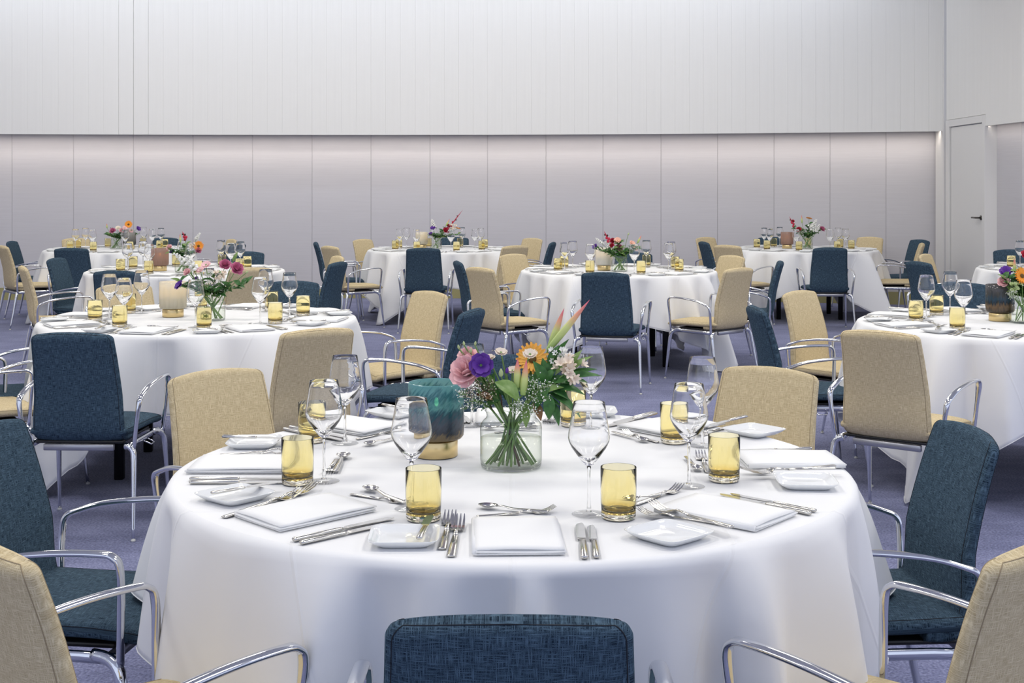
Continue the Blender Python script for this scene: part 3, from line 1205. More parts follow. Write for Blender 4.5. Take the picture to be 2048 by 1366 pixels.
# ---- front table, each piece where the photograph shows it
FG = 'place settings on the front table'
FRONT = {
    'near': dict(nap=((1035, 1078), 2), plate=((809, 1084), 1), kn=[((1169, 1121), (1162, 1051)), ((1193, 1119), (1184, 1055))],
                 fk=[((883, 1105), (902, 1032)), ((900, 1125), (920, 1040))], bk=((838, 1102), (864, 1052)), sp=((1094, 1029), (960, 1017)), df=((954, 1036), (1110, 1024)),
                 tu=(1237, 1037), wg=(1178, 1030)),
    'near left': dict(nap=((612, 1030), -46), plate=((470, 1000), -40), kn=[((587, 1085), (787, 1040)), ((601, 1091), (786, 1050))],
                      fk=[((443, 1039), (606, 988)), ((478, 1027), (632, 980))], bk=((423, 1008), (560, 984)), sp=((811, 1012), (731, 980)), df=((710, 992), (806, 1008)),
                      tu=(847, 1040), wg=(823, 1019)),
    'left': dict(nap=((487, 934), -90), plate=((508, 892), -88), kn=[((380, 962), (590, 961)), ((379, 969), (592, 968))],
                 fk=[((429, 916), (600, 908)), ((440, 912), (610, 903))], bk=((445, 891), (590, 895)), sp=((670, 950), (690, 912)), df=((674, 921), (652, 950)),
                 tu=(595, 968), wg=(648, 964)),
    'far left': dict(nap=((708, 856), -128), plate=((788, 832), -135), kn=[((568, 861), (684, 884)), ((580, 857), (694, 880))],
                     fk=[((722, 838), (795, 853)), ((728, 842), (790, 858))], bk=((765, 824), (835, 838)), sp=((790, 880), (748, 890)), df=((726, 878), (784, 866)),
                     tu=(624, 884), wg=(690, 888)),
    'near right': dict(nap=((1450, 1030), 50), plate=((1338, 1078), 42), kn=[((1621, 1032), (1440, 992)), ((1631, 1026), (1461, 991))],
                       fk=[((1474, 1081), (1294, 1022)), ((1430, 1068), (1278, 1030))], bk=None, sp=((1335, 990), (1262, 1006)), df=((1270, 1012), (1360, 980)),
                       tu=(1448, 962), wg=(1378, 974)),
    'right': dict(nap=((1577, 924), 92), plate=((1611, 972), 86), kn=[((1619, 900), (1470, 904)), ((1617, 905), (1474, 911))],
                  fk=[((1670, 950), (1490, 960)), ((1672, 955), (1478, 948))], bk=None, sp=((1374, 920), (1396, 944)), df=((1418, 948), (1400, 912)),
                  tu=(1348, 886), wg=(1405, 893)),
    'far right': dict(nap=((1335, 856), 132), plate=((1508, 869), 130), kn=[((1312, 830), (1215, 855)), ((1306, 828), (1226, 848))],
                      fk=[((1470, 852), (1386, 876)), ((1446, 850), (1380, 868))], bk=((1493, 849), (1420, 866)), sp=((1236, 871), (1284, 884)), df=((1313, 886), (1252, 868)),
                      tu=(1146, 852), wg=(1182, 861)),
    'far': dict(nap=((1010, 838), 180), plate=((1188, 830), 180), kn=[((905, 826), (925, 846)), ((918, 826), (936, 846))],
                fk=[((1104, 826), (1090, 848)), ((1118, 827), (1103, 849))], bk=((1200, 822), (1205, 836)), sp=((1060, 862), (980, 860)), df=((1000, 866), (1070, 856)),
                tu=(890, 852), wg=(944, 853)),
}
for s, d in FRONT.items():
    w = 'at the %s seat of the front table' % s
    (npx, npy), na = d['nap']
    p = T(npx, npy)
    NA.place((p.x, p.y, TOP), math.radians(na), 'folded white linen napkin ' + w, 'napkin', 'napkins on the front table')
    (a, b_), pa = d['plate']
    p = T(a, b_)
    PL.place((p.x, p.y, TOP), math.radians(pa), 'square white china butter plate ' + w, 'plate', 'butter plates on the front table')
    on = s in ('near right', 'right')
    for i, (h, tq) in enumerate(d['kn']):
        lay(KN, T(*h), T(*tq), ('inner' if i == 0 else 'outer') + ' steel knife of two lying ' + w, 'knife', 'table knives on the front table')
    for i, (h, tq) in enumerate(d['fk']):
        lay(FK, T(*h), T(*tq), ('first' if i == 0 else 'second') + ' steel fork of two lying ' + w, 'fork', 'table forks on the front table',
            lift=.019 if on else .0, lift2=(.003 if i else .010) if on else (.004 if i else 0))
    if d['bk']:
        lay(BK, T(*d['bk'][0]), T(*d['bk'][1]), 'steel butter knife on the plate ' + w, 'knife', 'butter knives on the front table', lift=.0185, lift2=.0175)
    lay(SP, T(*d['sp'][0]), T(*d['sp'][1]), 'steel dessert spoon above the napkin ' + w, 'spoon', 'dessert spoons on the front table', lift=.004, lift2=.001)
    lay(DF, T(*d['df'][0]), T(*d['df'][1]), 'steel dessert fork above the napkin ' + w, 'fork', 'dessert forks on the front table')
    p = T(*d['tu'])
    TU.place((p.x, p.y, TOP), rnd.uniform(0, 6), 'amber glass tumbler ' + w, 'tumbler', 'amber tumblers on the front table')
    p = T(*d['wg'])
    WG.place((p.x, p.y, TOP), rnd.uniform(0, 6), 'empty clear wine glass ' + w, 'wine glass', 'wine glasses on the front table')

# ---- the other tables: the same setting repeated round the rim, a little unevenly
for tn, (cx, cy, tc, ts) in TABLES.items():
    if tn == 'front':
        continue
    r = random.Random(hash(tn.encode()[0] * 7 + ord(tn[-1])) & 1023)
    row = int(tn[-1])
    for k, s in enumerate(SEATS):
        if tn in ('right3', 'right2') and s in ('right', 'near right'):
            continue                       # beyond the frame
        if tn == 'right3' and s in ('near', 'far right'):
            continue
        a0 = math.radians(45 * k + ts + r.uniform(-3, 3))
        ca, sa = math.cos(a0), math.sin(a0)

        def P2(x, y):
            return Vector((cx + x * ca - y * sa, cy + x * sa + y * ca, TZ))
        w = 'at the %s seat, %s' % (s, WHERE[tn].replace('candle holder', 'holder').replace('rosy-brown', 'rosy').replace('pale pink', 'pink').replace('just before', 'before'))
        g = ' of the ' + WHERE[tn]
        p = P2(.01 + r.uniform(-.01, .01), -.645)
        NA.place((p.x, p.y, TOP), a0 + r.uniform(-.08, .08), 'folded white napkin ' + w, 'napkin', 'napkins' + g)
        p = P2(-.215, -.675 + r.uniform(-.01, .01))
        PL.place((p.x, p.y, TOP), a0 - .3 + r.uniform(-.1, .1), 'square white butter plate ' + w, 'plate', 'butter plates' + g)
        j = r.uniform(-.01, .01)
        lay(KN, P2(.125, -.755), P2(.12 + j, -.53), 'inner steel knife ' + w, 'knife', 'table knives' + g)
        lay(FK, P2(-.120, -.745), P2(-.112 + j, -.54), 'inner steel fork ' + w, 'fork', 'table forks' + g)
        if row < 4:
            lay(KN, P2(.147, -.752), P2(.142 + j, -.535), 'outer steel knife ' + w, 'knife', 'table knives' + g)
            lay(FK, P2(-.147, -.735), P2(-.138 + j, -.53), 'outer steel fork ' + w, 'fork', 'table forks' + g, 0, .003)
            lay(BK, P2(-.20, -.75), P2(-.235, -.58), 'butter knife ' + w, 'knife', 'butter knives' + g, .0185, .0175)
            lay(SP, P2(.08, -.48 + j), P2(-.08, -.465), 'dessert spoon ' + w, 'spoon', 'dessert spoons' + g, .004, .001)
            lay(DF, P2(-.08, -.49), P2(.085, -.475 - j), 'dessert fork ' + w, 'fork', 'dessert forks' + g)
        p = P2(.215 + r.uniform(-.012, .012), -.47 + r.uniform(-.012, .012))
        TU.place((p.x, p.y, TOP), r.uniform(0, 6), 'amber tumbler ' + w, 'tumbler', 'amber tumblers' + g)
        p = P2(.150 + r.uniform(-.01, .01), -.425 + r.uniform(-.012, .012))
        WG.place((p.x, p.y, TOP), r.uniform(0, 6), 'clear wine glass ' + w, 'wine glass', 'wine glasses' + g)

# ------------------------------------------------------------------ candle holders


def candle_holder(loc, gm, label, ribs=False):
    r = empty('candle_holder', loc)
    b = MB()
    b.lathe([(0, 0), (.052, 0), (.0545, .002), (.0545, .040), (.052, .0425), (0, .0425)], 44)
    b.build('brass_foot', BRASS, r)
    b = MB()
    n = 60
    prof = [(.0, .0435), (.055, .0435), (.064, .0455), (.069, .052), (.070, .062), (.070, .11), (.070, .15), (.0695, .182), (.067, .184), (.0655, .182), (.066, .15), (.066, .07), (.062, .051), (.03, .048), (0, .048)]
    b.lathe(prof, n)
    if ribs:
        for i in range(len(b.v)):
            x, y, z = b.v[i]
            q = math.hypot(x, y)
            if q > .06 and z < .11:
                a = math.atan2(y, x)
                k = 1 + .018 * math.sin(30 * a) * min(1, (.11 - z) / .03)
                b.v[i] = (x * k, y * k, z)
    b.build('glass_cylinder', gm, r)
    tag(r, label, 'candle holder', 'candle holders')
    cn = empty('candle', (loc[0], loc[1], loc[2] + .0485))
    b = MB()
    b.lathe([(0, 0), (.036, 0), (.037, .004), (.037, .066), (.034, .070), (.01, .066), (0, .066)], 28)
    b.build('wax', WAX, cn)
    b = MB()
    b.tube([(0, 0, .066), (.001, 0, .076)], .0012, n=6)
    wk = b.build('wick', BLACK, cn)
    b = MB()
    b.ball((.001, 0, .086), .0055, 10, 7, (1, 1, 2.1))
    b.build('flame', FLAME, cn)
    tag(cn, 'lit white candle inside the ' + label.split(' on ')[0].split(' standing')[0], 'candle', 'candles')
    return r


HOLD = [('front', (872, 912), H_TEAL, 'teal streaked glass candle holder with brass foot on the front table', False),
        ('left2', (346, 634), H_CREAM, 'cream ribbed glass candle holder with brass foot beside a bouquet', True),
        ('right2', (2000, 642), H_SMOKE, 'smoky blue-brown banded glass candle holder with brass foot', False),
        ('left3', (320, 542), H_ROSE, 'rosy-brown glass candle holder with a lit candle', False),
        ('mid3', (1208, 541), H_WHITE, 'plain white glass candle holder half behind a bouquet', False),
        ('left4', (259, 498), H_GREY, 'silver-grey candle holder behind a bouquet', False),
        ('mid4', (843, 497), H_CREAM, 'ivory glass candle holder left of the tall bouquet', False),
        ('right4', (1574, 497), H_ROSE, 'pale pink-brown glass candle holder at the back of the room', False)]
for tn, (px, py), gm, lab, rb in HOLD:
    p = T(px, py)
    candle_holder((p.x, p.y, TOP), gm, lab, rb)

# ------------------------------------------------------------------ vases and flowers


def G(name, c, rough=.5, c2=None):
    m = mat(name, c, rough, spec=.3)
    if c2:
        t = NT(m)
        ob = t.n('ShaderNodeTexCoord').outputs['Object']
        t.l(t.ramp(t.noise(ob, 55, 2), [(.35, c), (.65, c2)]), t.b.inputs['Base Color'])
    return m


LEAF = G('green_leaf', (.035, .115, .03), .38, (.07, .20, .05))
LEAF2 = G('light_leaf', (.14, .25, .06), .4, (.24, .36, .12))
LEAF3 = G('bronze_leaf', (.22, .10, .04), .4, (.30, .18, .07))
STEM = G('green_stem', (.17, .29, .09), .5)
TWIG = G('brown_twig', (.07, .035, .025), .6)
PINK = G('pink_petal', (.90, .45, .50), .5, (.95, .76, .73))
ROSE = G('rose_petal', (.55, .12, .26), .5, (.72, .28, .42))
RED = G('red_petal', (.45, .02, .05), .5, (.62, .05, .10))
PURPLE = G('purple_petal', (.08, .02, .22), .45, (.16, .05, .38))
ORANGE = G('orange_petal', (.86, .27, .02), .5, (.95, .42, .05))
YELLOW = G('yellow_orange_petal', (.90, .42, .06), .5, (.95, .55, .12))
CREAM = G('cream_petal', (.82, .68, .55), .5, (.9, .82, .70))
WHITE = G('white_petal', (.84, .84, .78), .5, (.9, .9, .86))
SALMON = G('salmon_petal', (.85, .42, .30), .5, (.9, .6, .48))
BUDG = G('green_bud', (.34, .46, .18), .5, (.6, .66, .38))
BROWN = G('brown_disc', (.06, .03, .015), .8, (.2, .12, .03))
SPIKE = mat('heliconia', (.6, .5, .2), .4)
_t = NT(SPIKE)
_u = _t.n('ShaderNodeSeparateXYZ')
_t.l(_t.n('ShaderNodeTexCoord').outputs['UV'], _u.inputs[0])
_t.l(_t.ramp(_u.outputs[1], [(0, (.30, .45, .12)), (.45, (.62, .68, .25)), (.7, (.80, .35, .22)), (1, (.70, .10, .20))]), _t.b.inputs['Base Color'])


def orient(o, loc, d):
    o.matrix_basis = Matrix.Translation(loc) @ Vector(d).normalized().to_track_quat('Z', 'Y').to_matrix().to_4x4()


def petal(b, ang, r0, r1, w, lift0, lift1, curl=.0, n=5, wav=0.0, tip=.25):
    """one petal fanning from the axis, its rise going from lift0 to lift1"""
    v, f = [], []
    ca, sa = math.cos(ang), math.sin(ang)
    for i in range(n + 1):
        t_ = i / n
        rr = r0 + (r1 - r0) * t_
        z = lift0 * t_ + (lift1 - lift0) * t_ * t_ + curl * t_ ** 3
        ww = w * (math.sin(PI * min(1, .12 + t_ * .72)) if t_ < .9 else math.sin(PI * (.12 + .9 * .72)) * (1 - tip * (t_ - .9) * 10))
        for s in (-1, 0, 1):
            zz = z + (abs(s) * ww * .35) + wav * math.sin(6 * t_ + s * 2 + ang * 5)
            v.append((rr * ca - s * ww * sa, rr * sa + s * ww * ca, zz))
    for i in range(n):
        for s in range(2):
            a = i * 3 + s
            f.append((a, a + 1, a + 4, a + 3))
    b.add(v, f)


_MESH = {}


def bloom_mesh(kind):
    """petals of one bloom, unit radius about 1"""
    if kind in _MESH:
        return _MESH[kind]
    r = random.Random(len(kind) * 17)
    b = MB()
    if kind == 'daisy':
        for ring, (n, rr, h) in enumerate(((20, 1.0, .10), (20, .86, .22))):
            for i in range(n):
                petal(b, 2 * PI * (i + .5 * ring) / n + r.uniform(-.05, .05), .18, rr * r.uniform(.93, 1.03), .105, .0, h, n=4)
    elif kind == 'rose':
        for ring, (n, rr, h0, h1, w) in enumerate(((5, 1.0, .35, .45, .55), (5, .82, .6, .75, .48), (5, .60, .8, .95, .38), (4, .38, .85, 1.05, .28), (3, .20, .8, 1.1, .16))):
            for i in range(n):
                petal(b, 2 * PI * (i + .5 * ring) / n + r.uniform(-.15, .15), .05, rr, w, h0 * .9, h1, curl=-.12 * (1 if ring < 2 else 0), n=6, wav=.035)
    elif kind == 'open':
        for i in range(6):
            petal(b, 2 * PI * i / 6 + r.uniform(-.1, .1), .04, 1.0, .52, .7, .45, curl=-.1, n=6, wav=.05)
        for i in range(5):
            petal(b, 2 * PI * (i + .5) / 5, .04, .72, .4, .7, .6, n=5, wav=.04)
    elif kind == 'scab':
        for i in range(22):
            petal(b, 2 * PI * i / 22, .15, r.uniform(.85, 1.0), .14, .12, .18, n=3, wav=.03)
        for i in range(14):
            petal(b, 2 * PI * i / 14, .1, .66, .14, .3, .32, n=3, wav=.03)
    elif kind == 'lily':
        for i in range(6):
            petal(b, 2 * PI * i / 6, .03, .75, .22, 1.0, .9, curl=-.15, n=5, tip=.7)
    me = bpy.data.meshes.new('petals')
    me.from_pydata(b.v, [], b.f)
    me.shade_smooth()
    _MESH[kind] = me
    return me


def bloom(parent, name, kind, m, pos, d, r):
    key = (kind, m.name)
    if key not in _MESH:
        me = bloom_mesh(kind).copy()
        me.materials.append(m)
        _MESH[key] = me
    o = bpy.data.objects.new(name, _MESH[key])
    C.objects.link(o)
    o.parent = parent
    orient(o, pos, d)
    o.scale = (r * 1.08,) * 3
    return o


def leaf_obj(parent, p, q, w, m, droop=.0):
    p, q = Vector(p), Vector(q)
    d = q - p
    L = d.length
    up = Vector((0, -.55, 1))
    side = d.cross(up).normalized()
    nr = side.cross(d).normalized()
    v, f = [], []
    n = 7
    for i in range(n + 1):
        t_ = i / n
        ww = w * math.sin(PI * min(1, t_ ** .8 * .97 + .02))
        c_ = p + d * t_ + nr * (L * .12 * math.sin(PI * t_)) - Vector((0, 0, droop * t_ * t_))
        for s in (-1, -.5, 0, .5, 1):
            v.append(c_ + side * (ww * s) + nr * (ww * .35 * abs(s)))
    for i in range(n):
        for s in range(4):
            a = i * 5 + s
            f.append((a, a + 1, a + 6, a + 5))
    # underside, a hair below, so that the leaf has a body
    k = len(v)
    v += [x - nr * .0006 for x in v]
    f += [tuple(k + i for i in reversed(q_)) for q_ in f]
    return mesh_obj('leaf', v, f, m, parent)


def bend(p, q, sag, n=7):
    p, q = Vector(p), Vector(q)
    out = []
    for i in range(n + 1):
        t_ = i / n
        x = p.lerp(q, t_)
        x.z += sag * math.sin(PI * t_)
        out.append(x)
    return out


CNT = {}


def flower(kind, m, vase, hub, foot, pos, d, r, label, stem=STEM, leaves=(), group=''):
    """one cut flower: stem from the vase bottom through the neck to the bloom"""
    nm = {'daisy': 'gerbera', 'rose': 'rose', 'open': 'lisianthus', 'scab': 'scabiosa', 'lily': 'alstroemeria', 'spike': 'heliconia', 'bud': 'flower_bud', 'stock': 'stock_flower', 'spray': 'filler_spray', 'leafy': 'leafy_stem', 'glad': 'gladiolus'}[kind]
    o = empty(nm, foot)
    f0 = Vector(foot)
    P_ = Vector(pos) - f0
    H = Vector(hub) - f0
    pts = catmull([(0, 0, 0), H * .55, H, H.lerp(P_, .5) + Vector((0, 0, .006)), P_], 4)
    b = MB()
    b.tube(pts, [.0026 if i < 8 else .0019 for i in range(len(pts))], n=6)
    st = b.build('stem', stem, o)
    if kind in ('daisy', 'rose', 'open', 'scab'):
        bl = bloom(o, 'bloom', kind, m, P_, d, r)
        b = MB()
        if kind == 'daisy':
            b.ball((0, 0, .06), .26, 12, 6, (1, 1, .35))
            c_ = b.build('flower_disc', BROWN, bl)
        else:
            b.ball((0, 0, -.08), .3, 8, 5, (1, 1, .6))
            c_ = b.build('calyx', STEM, bl)
    elif kind == 'lily':
        rr = random.Random(len(label))
        for i in range(15):
            a, e = rr.uniform(0, 2 * PI), rr.uniform(.1, 1.2)
            off = Vector((math.cos(a) * e, math.sin(a) * e * .7, rr.uniform(-.6, .8))) * r * 1.4
            bloom(o, 'bloom', 'lily', m, P_ + off, off + Vector((0, -.02, .01)), r * .75)
    elif kind == 'stock':
        b = MB()
        rr = random.Random(len(label) + 3)
        dv = Vector(d).normalized()
        for i in range(26):
            t_ = i / 25
            a = i * 2.4
            off = dv * (r * 4.2 * (t_ - .4)) + Vector((math.cos(a), math.sin(a) * .8, .2)) * r * (1 - .65 * t_)
            b.ball(P_ + off, r * .55 * (1 - .5 * t_), 7, 4, (1, 1, .7))
        b.build('blossoms', m, o)
    elif kind == 'spike' or kind == 'glad':
        b = MB()
        dv = Vector(d).normalized()
        L = r
        n = 7
        v, f, uv = [], [], []
        sd = dv.cross(Vector((0, 1, 0))).normalized()
        fw = sd.cross(dv)
        for i in range(n + 1):
            t_ = i / n
            w_ = (.0085 if kind == 'spike' else .006) * (math.sin(PI * min(1, .25 + t_ * .75)) + .03)
            for s in range(6):
                a = 2 * PI * s / 6
                v.append(P_ + dv * (L * t_) + sd * (w_ * math.cos(a)) + fw * (w_ * .55 * math.sin(a)))
                uv.append((s / 6, t_))
        for i in range(n):
            for s in range(6):
                j = (s + 1) % 6
                f.append((i * 6 + s, i * 6 + j, i * 6 + 6 + j, i * 6 + 6 + s))
        b.add(v, f, uv)
        b.build('bract', m, o, uv=True)
        if kind == 'glad':
            for i in range(5):
                b = MB()
                b.ball(P_ + dv * (L * (.02 + .16 * i)) + sd * (.008 * (-1) ** i), .012 - .0014 * i, 8, 5, (1, .8, 1.2))
                b.build('bud', RED if i < 3 else TWIG, o)
    elif kind == 'bud':
        b = MB()
        v, f = [], []
        bl = MB()
        bl.lathe([(0, -.1), (.3, 0), (.42, .35), (.34, .8), (.12, 1.25), (0, 1.35)], 10)
        x = bl.build('bud', m, o)
        orient(x, P_, d)
        x.scale = (r, r, r)
    elif kind == 'spray':
        rr = random.Random(len(label) * 3)
        tw, fl = MB(), MB()
        for i in range(17):
            a, e = rr.uniform(0, 2 * PI), rr.uniform(.15, 1)
            q = P_ + Vector((math.cos(a) * e, math.sin(a) * e * .8, rr.uniform(-.55, .7) * (1 - .3 * e))) * r
            base = H.lerp(P_, .45 + .3 * rr.random())
            tw.tube([base, base.lerp(q, .6) + Vector((0, 0, .004)), q], .0006, n=4)
            for j in range(9):
                u = q + Vector((rr.gauss(0, .2), rr.gauss(0, .2), rr.gauss(0, .17))) * r
                tw.tube([q - Vector((0, 0, .005)), u], .0004, n=3)
                fl.ball(u, rr.uniform(.0011, .0019), 5, 3)
        tw.build('twigs', stem, o)
        x = fl.build('florets', m, o)
        x['kind'] = 'stuff'
    for (lp, lq, lw, lm) in leaves:
        leaf_obj(o, Vector(lp) - f0, Vector(lq) - f0, lw, lm)
    tag(o, label, 'flower', group)
    return o


def vase(loc, label, small=1.0):
    r = empty('flower_vase', loc)
    b = MB()
    b.lathe([(0, .004), (.066, .004), (.0725, .008), (.0745, .018), (.0745, .092), (.0725, .104), (.066, .112), (.060, .117), (.0585, .123), (.0600, .130), (.0625, .136)], 44)
    b.tube([(.0625 * math.cos(2 * PI * i / 44), .0625 * math.sin(2 * PI * i / 44), .136) for i in range(45)], .0011, n=6, ref=(0, 0, 1), cap=False)
    b.lathe([(0, 0), (.066, 0), (.0725, .004), (.0735, .010)], 44)
    b.build('glass_body', VASEG, r)
    b = MB()
    b.lathe([(0, .0065), (.066, .0065), (.0728, .016), (.0732, .070), (0, .070)], 44)
    b.build('water', WATER, r)
    r.scale = (small,) * 3
    tag(r, label, 'vase', 'flower vases')
    return r


VB = T(1022, 934)
vase((VB.x, VB.y, TOP), 'wide clear glass vase of water with stems on the front table')
Y0 = VB.y
Zv = TOP
GF = 'flowers in the front table vase'
hubF = Vector((VB.x, VB.y, TOP + .132))


def Q(px, py, dy=0.0):
    return atY(px, py, Y0 + dy)


def foot(ax, ay=0.0):
    return (VB.x + ax, VB.y + ay, TOP + .010)


def fl(kind, m, ft, pos, d, r, label, leaves=(), hx=0.0, stem=STEM):
    hub = (VB.x + hx, VB.y + rnd.uniform(-.02, .02), TOP + .135)
    flower(kind, m, None, hub, ft, pos, d, r, label + ' in the front table vase', stem, leaves, GF)


fl('rose', PINK, foot(.045, .01), Q(937, 748, -.03), (-.30, -.75, .55), .040, 'large ruffled pink lisianthus', hx=-.03)
fl('rose', PINK, foot(.04, .03), Q(938, 722, .0), (-.2, -.5, .8), .028, 'paler pink lisianthus above the large one', hx=-.03)
fl('open', PURPLE, foot(.03, -.02), Q(962, 731, -.055), (.05, -.95, .2), .027, 'deep purple lisianthus', hx=-.02)
for i, (x, y, lab) in enumerate(((918, 697, 'outermost slim green bud'), (928, 690, 'second slim green bud'), (941, 706, 'plump green bud'), (950, 690, 'green bud leaning to the scabiosas'))):
    fl('bud', BUDG, foot(.02 + .008 * i, .02), Q(x, y, -.02), (-.25 + .15 * i, -.1, 1), .0095 if i == 2 else .0075, lab, hx=-.025)
fl('scab', CREAM, foot(.01, -.03), Q(1002, 705, -.02), (.1, -.35, .6), .0155, 'tall cream scabiosa left of the orange gerbera')
fl('scab', CREAM, foot(.0, .03), Q(977, 717, -.02), (-.1, -.25, .7), .0165, 'cream scabiosa behind the purple lisianthus')
fl('scab', CREAM, foot(-.02, -.01), Q(1060, 709, -.05), (0, -.5, .7), .0175, 'cream scabiosa in front of the orange gerbera')
fl('scab', CREAM, foot(-.01, .01), Q(1025, 741, -.03), (-.1, -.4, .7), .0145, 'low cream scabiosa among the foliage')
fl('daisy', YELLOW, foot(-.035, .02), Q(1064, 718, .01), (.12, -.9, .42), .038, 'orange gerbera')
fl('bud', BUDG, foot(.0, .0), Q(1002, 752, -.05), (0, -.2, 1), .014, 'fat green bud')
fl('bud', PURPLE, foot(.01, .0), Q(1013, 746, -.04), (.2, -.2, 1), .011, 'striped lilac bud')
fl('spike', SPIKE, foot(-.04, .0), Q(1096, 700, .02), (.64, .0, .77), .158, 'longest green and pink heliconia', hx=.03)
fl('spike', SPIKE, foot(-.03, .02), Q(1098, 700, .04), (.34, .0, .94), .108, 'second long green and pink heliconia', hx=.03)
fl('spike', SPIKE, foot(-.01, -.04), Q(1034, 775, -.06), (.02, 0, 1), .068, 'short pink heliconia tip', hx=.01)
fl('spike', SPIKE, foot(-.02, -.03), Q(1046, 790, -.065), (.1, 0, 1), .084, 'red heliconia tip')
fl('lily', CREAM, foot(-.05, -.02), Q(1136, 742, -.03), (.2, -.5, .8), .022, 'cream and pink alstroemeria cluster', hx=.04)
fl('lily', WHITE, foot(-.045, .01), Q(1122, 712, .0), (.1, -.4, .9), .013, 'half open alstroemeria', hx=.04)
fl('spray', CREAM, foot(.05, .02), Q(965, 778, -.05), (-.5, 0, .5), .045, 'reddish budded filler spray', hx=-.045, stem=TWIG)
fl('spray', WHITE, foot(.055, -.02), Q(945, 800, -.06), (-.5, 0, .4), .040, 'green-white filler spray hanging over the rim', hx=-.045)
fl('spray', WHITE, foot(-.01, -.03), Q(1075, 780, -.07), (.3, 0, .5), .040, 'white filler spray before the leaves', hx=.03)
fl('spray', WHITE, foot(.0, -.05), Q(1046, 822, -.075), (0, -.3, .5), .034, 'white filler spray spilling over the rim', hx=.01)
LV = []
for (bx, by, tx, ty, w, m_, dy) in (
        (1110, 770, 1205, 752, .014, LEAF, -.02), (1120, 768, 1194, 738, .012, LEAF, .0), (1135, 752, 1186, 712, .010, LEAF2, .0), (1140, 740, 1164, 700, .010, LEAF2, .02),
        (1105, 735, 1138, 678, .010, LEAF, .03), (1098, 735, 1118, 690, .010, LEAF, .0)):
    LV.append((Q(bx, by, dy), Q(tx, ty, dy), w, m_))
fl('leafy', LEAF, foot(-.055, .0), Q(1140, 745, -.01), (0, 0, 1), .01, 'leafy alstroemeria shoot reaching right', LV, hx=.045)
LV = []
for (bx, by, tx, ty, w, m_, dy) in (
        (1105, 778, 1170, 790, .014, LEAF, -.04), (1095, 785, 1158, 836, .014, LEAF, -.05), (1098, 788, 1098, 840, .014, LEAF, -.07), (1100, 775, 1070, 822, .014, LEAF, -.07),
        (1100, 780, 1138, 800, .015, LEAF, -.05), (1090, 765, 1150, 770, .016, LEAF, -.03)):
    LV.append((Q(bx, by, dy), Q(tx, ty, dy), w, m_))
fl('leafy', LEAF, foot(-.06, -.02), Q(1104, 776, -.05), (0, 0, 1), .01, 'dark leafy shoot drooping over the rim', LV, hx=.045)
LV = []
for (bx, by, tx, ty, w, m_, dy) in (
        (1088, 772, 1066, 722, .017, LEAF, -.02), (1092, 765, 1085, 716, .015, LEAF, .0), (1096, 760, 1102, 722, .014, LEAF, .0), (1090, 770, 1112, 738, .014, LEAF, -.02),
        (1075, 770, 1042, 735, .013, LEAF, .02), (1060, 790, 1078, 740, .013, LEAF, -.01)):
    LV.append((Q(bx, by, dy), Q(tx, ty, dy), w, m_))
fl('leafy', LEAF, foot(-.05, .03), Q(1088, 768, -.01), (0, 0, 1), .01, 'broad dark leaves under the alstroemeria', LV, hx=.03)
LV = [(Q(990, 764, -.07), Q(1040, 806, -.08), .022, LEAF2), (Q(1068, 805, -.06), Q(1082, 842, -.075), .011, LEAF3), (Q(985, 800, -.05), Q(950, 790, -.05), .012, LEAF3),
      (Q(1000, 800, -.03), Q(962, 822, -.04), .010, LEAF), (Q(1052, 800, -.05), Q(1052, 856, -.05), .011, LEAF2), (Q(975, 770, .0), Q(945, 760, .0), .012, LEAF), (Q(985, 765, .0), Q(958, 745, .01), .010, LEAF)]
fl('leafy', LEAF2, foot(.02, -.045), Q(1000, 790, -.05), (0, 0, 1), .01, 'single big pale leaf and bronze leaves', LV, hx=-.02, stem=TWIG)
LV = [(Q(bx, by, dy), Q(tx, ty, dy), w, m_) for (bx, by, tx, ty, w, m_, dy) in (
    (1075, 800, 1122, 812, .012, LEAF, -.06), (1080, 790, 1128, 775, .014, LEAF2, -.05), (1085, 760, 1128, 728, .014, LEAF, .01), (1085, 790, 1115, 756, .015, LEAF, -.03), (1070, 800, 1066, 760, .014, LEAF, .0),
    (1060, 800, 1030, 775, .014, LEAF, .0), (1110, 750, 1148, 725, .011, LEAF2, .02), (1120, 765, 1175, 765, .014, LEAF, .0), (1095, 800, 1118, 852, .012, LEAF, -.04), (1120, 770, 1170, 742, .012, LEAF, -.01))]
fl('leafy', LEAF, foot(-.03, -.045), Q(1085, 780, -.03), (0, 0, 1), .01, 'bushy dark green shoot filling the middle', LV, hx=.03)
LV = [(Q(bx, by, dy), Q(tx, ty, dy), w, m_) for (bx, by, tx, ty, w, m_, dy) in (
    (1000, 800, 975, 762, .012, LEAF, .0), (995, 805, 960, 800, .012, LEAF, -.02), (1005, 790, 1012, 755, .012, LEAF, .0), (990, 790, 950, 772, .013, LEAF, .01), (1010, 800, 1035, 760, .014, LEAF, .02), (985, 775, 972, 748, .010, LEAF2, .0))]
fl('leafy', LEAF, foot(.05, -.03), Q(990, 785, -.01), (0, 0, 1), .01, 'bushy dark shoot under the pink lisianthus', LV, hx=-.03)
fl('leafy', LEAF, foot(.06, .0), Q(985, 770, .02), (0, 0, 1), .01, 'thin leafy stem at the back', [(Q(980, 790, .03), Q(990, 742, .03), .010, LEAF), (Q(1000, 780, .03), Q(1018, 762, .02), .012, LEAF),
                                                                                                 (Q(1005, 790, .03), Q(1040, 780, .03), .014, LEAF)], hx=-.02)

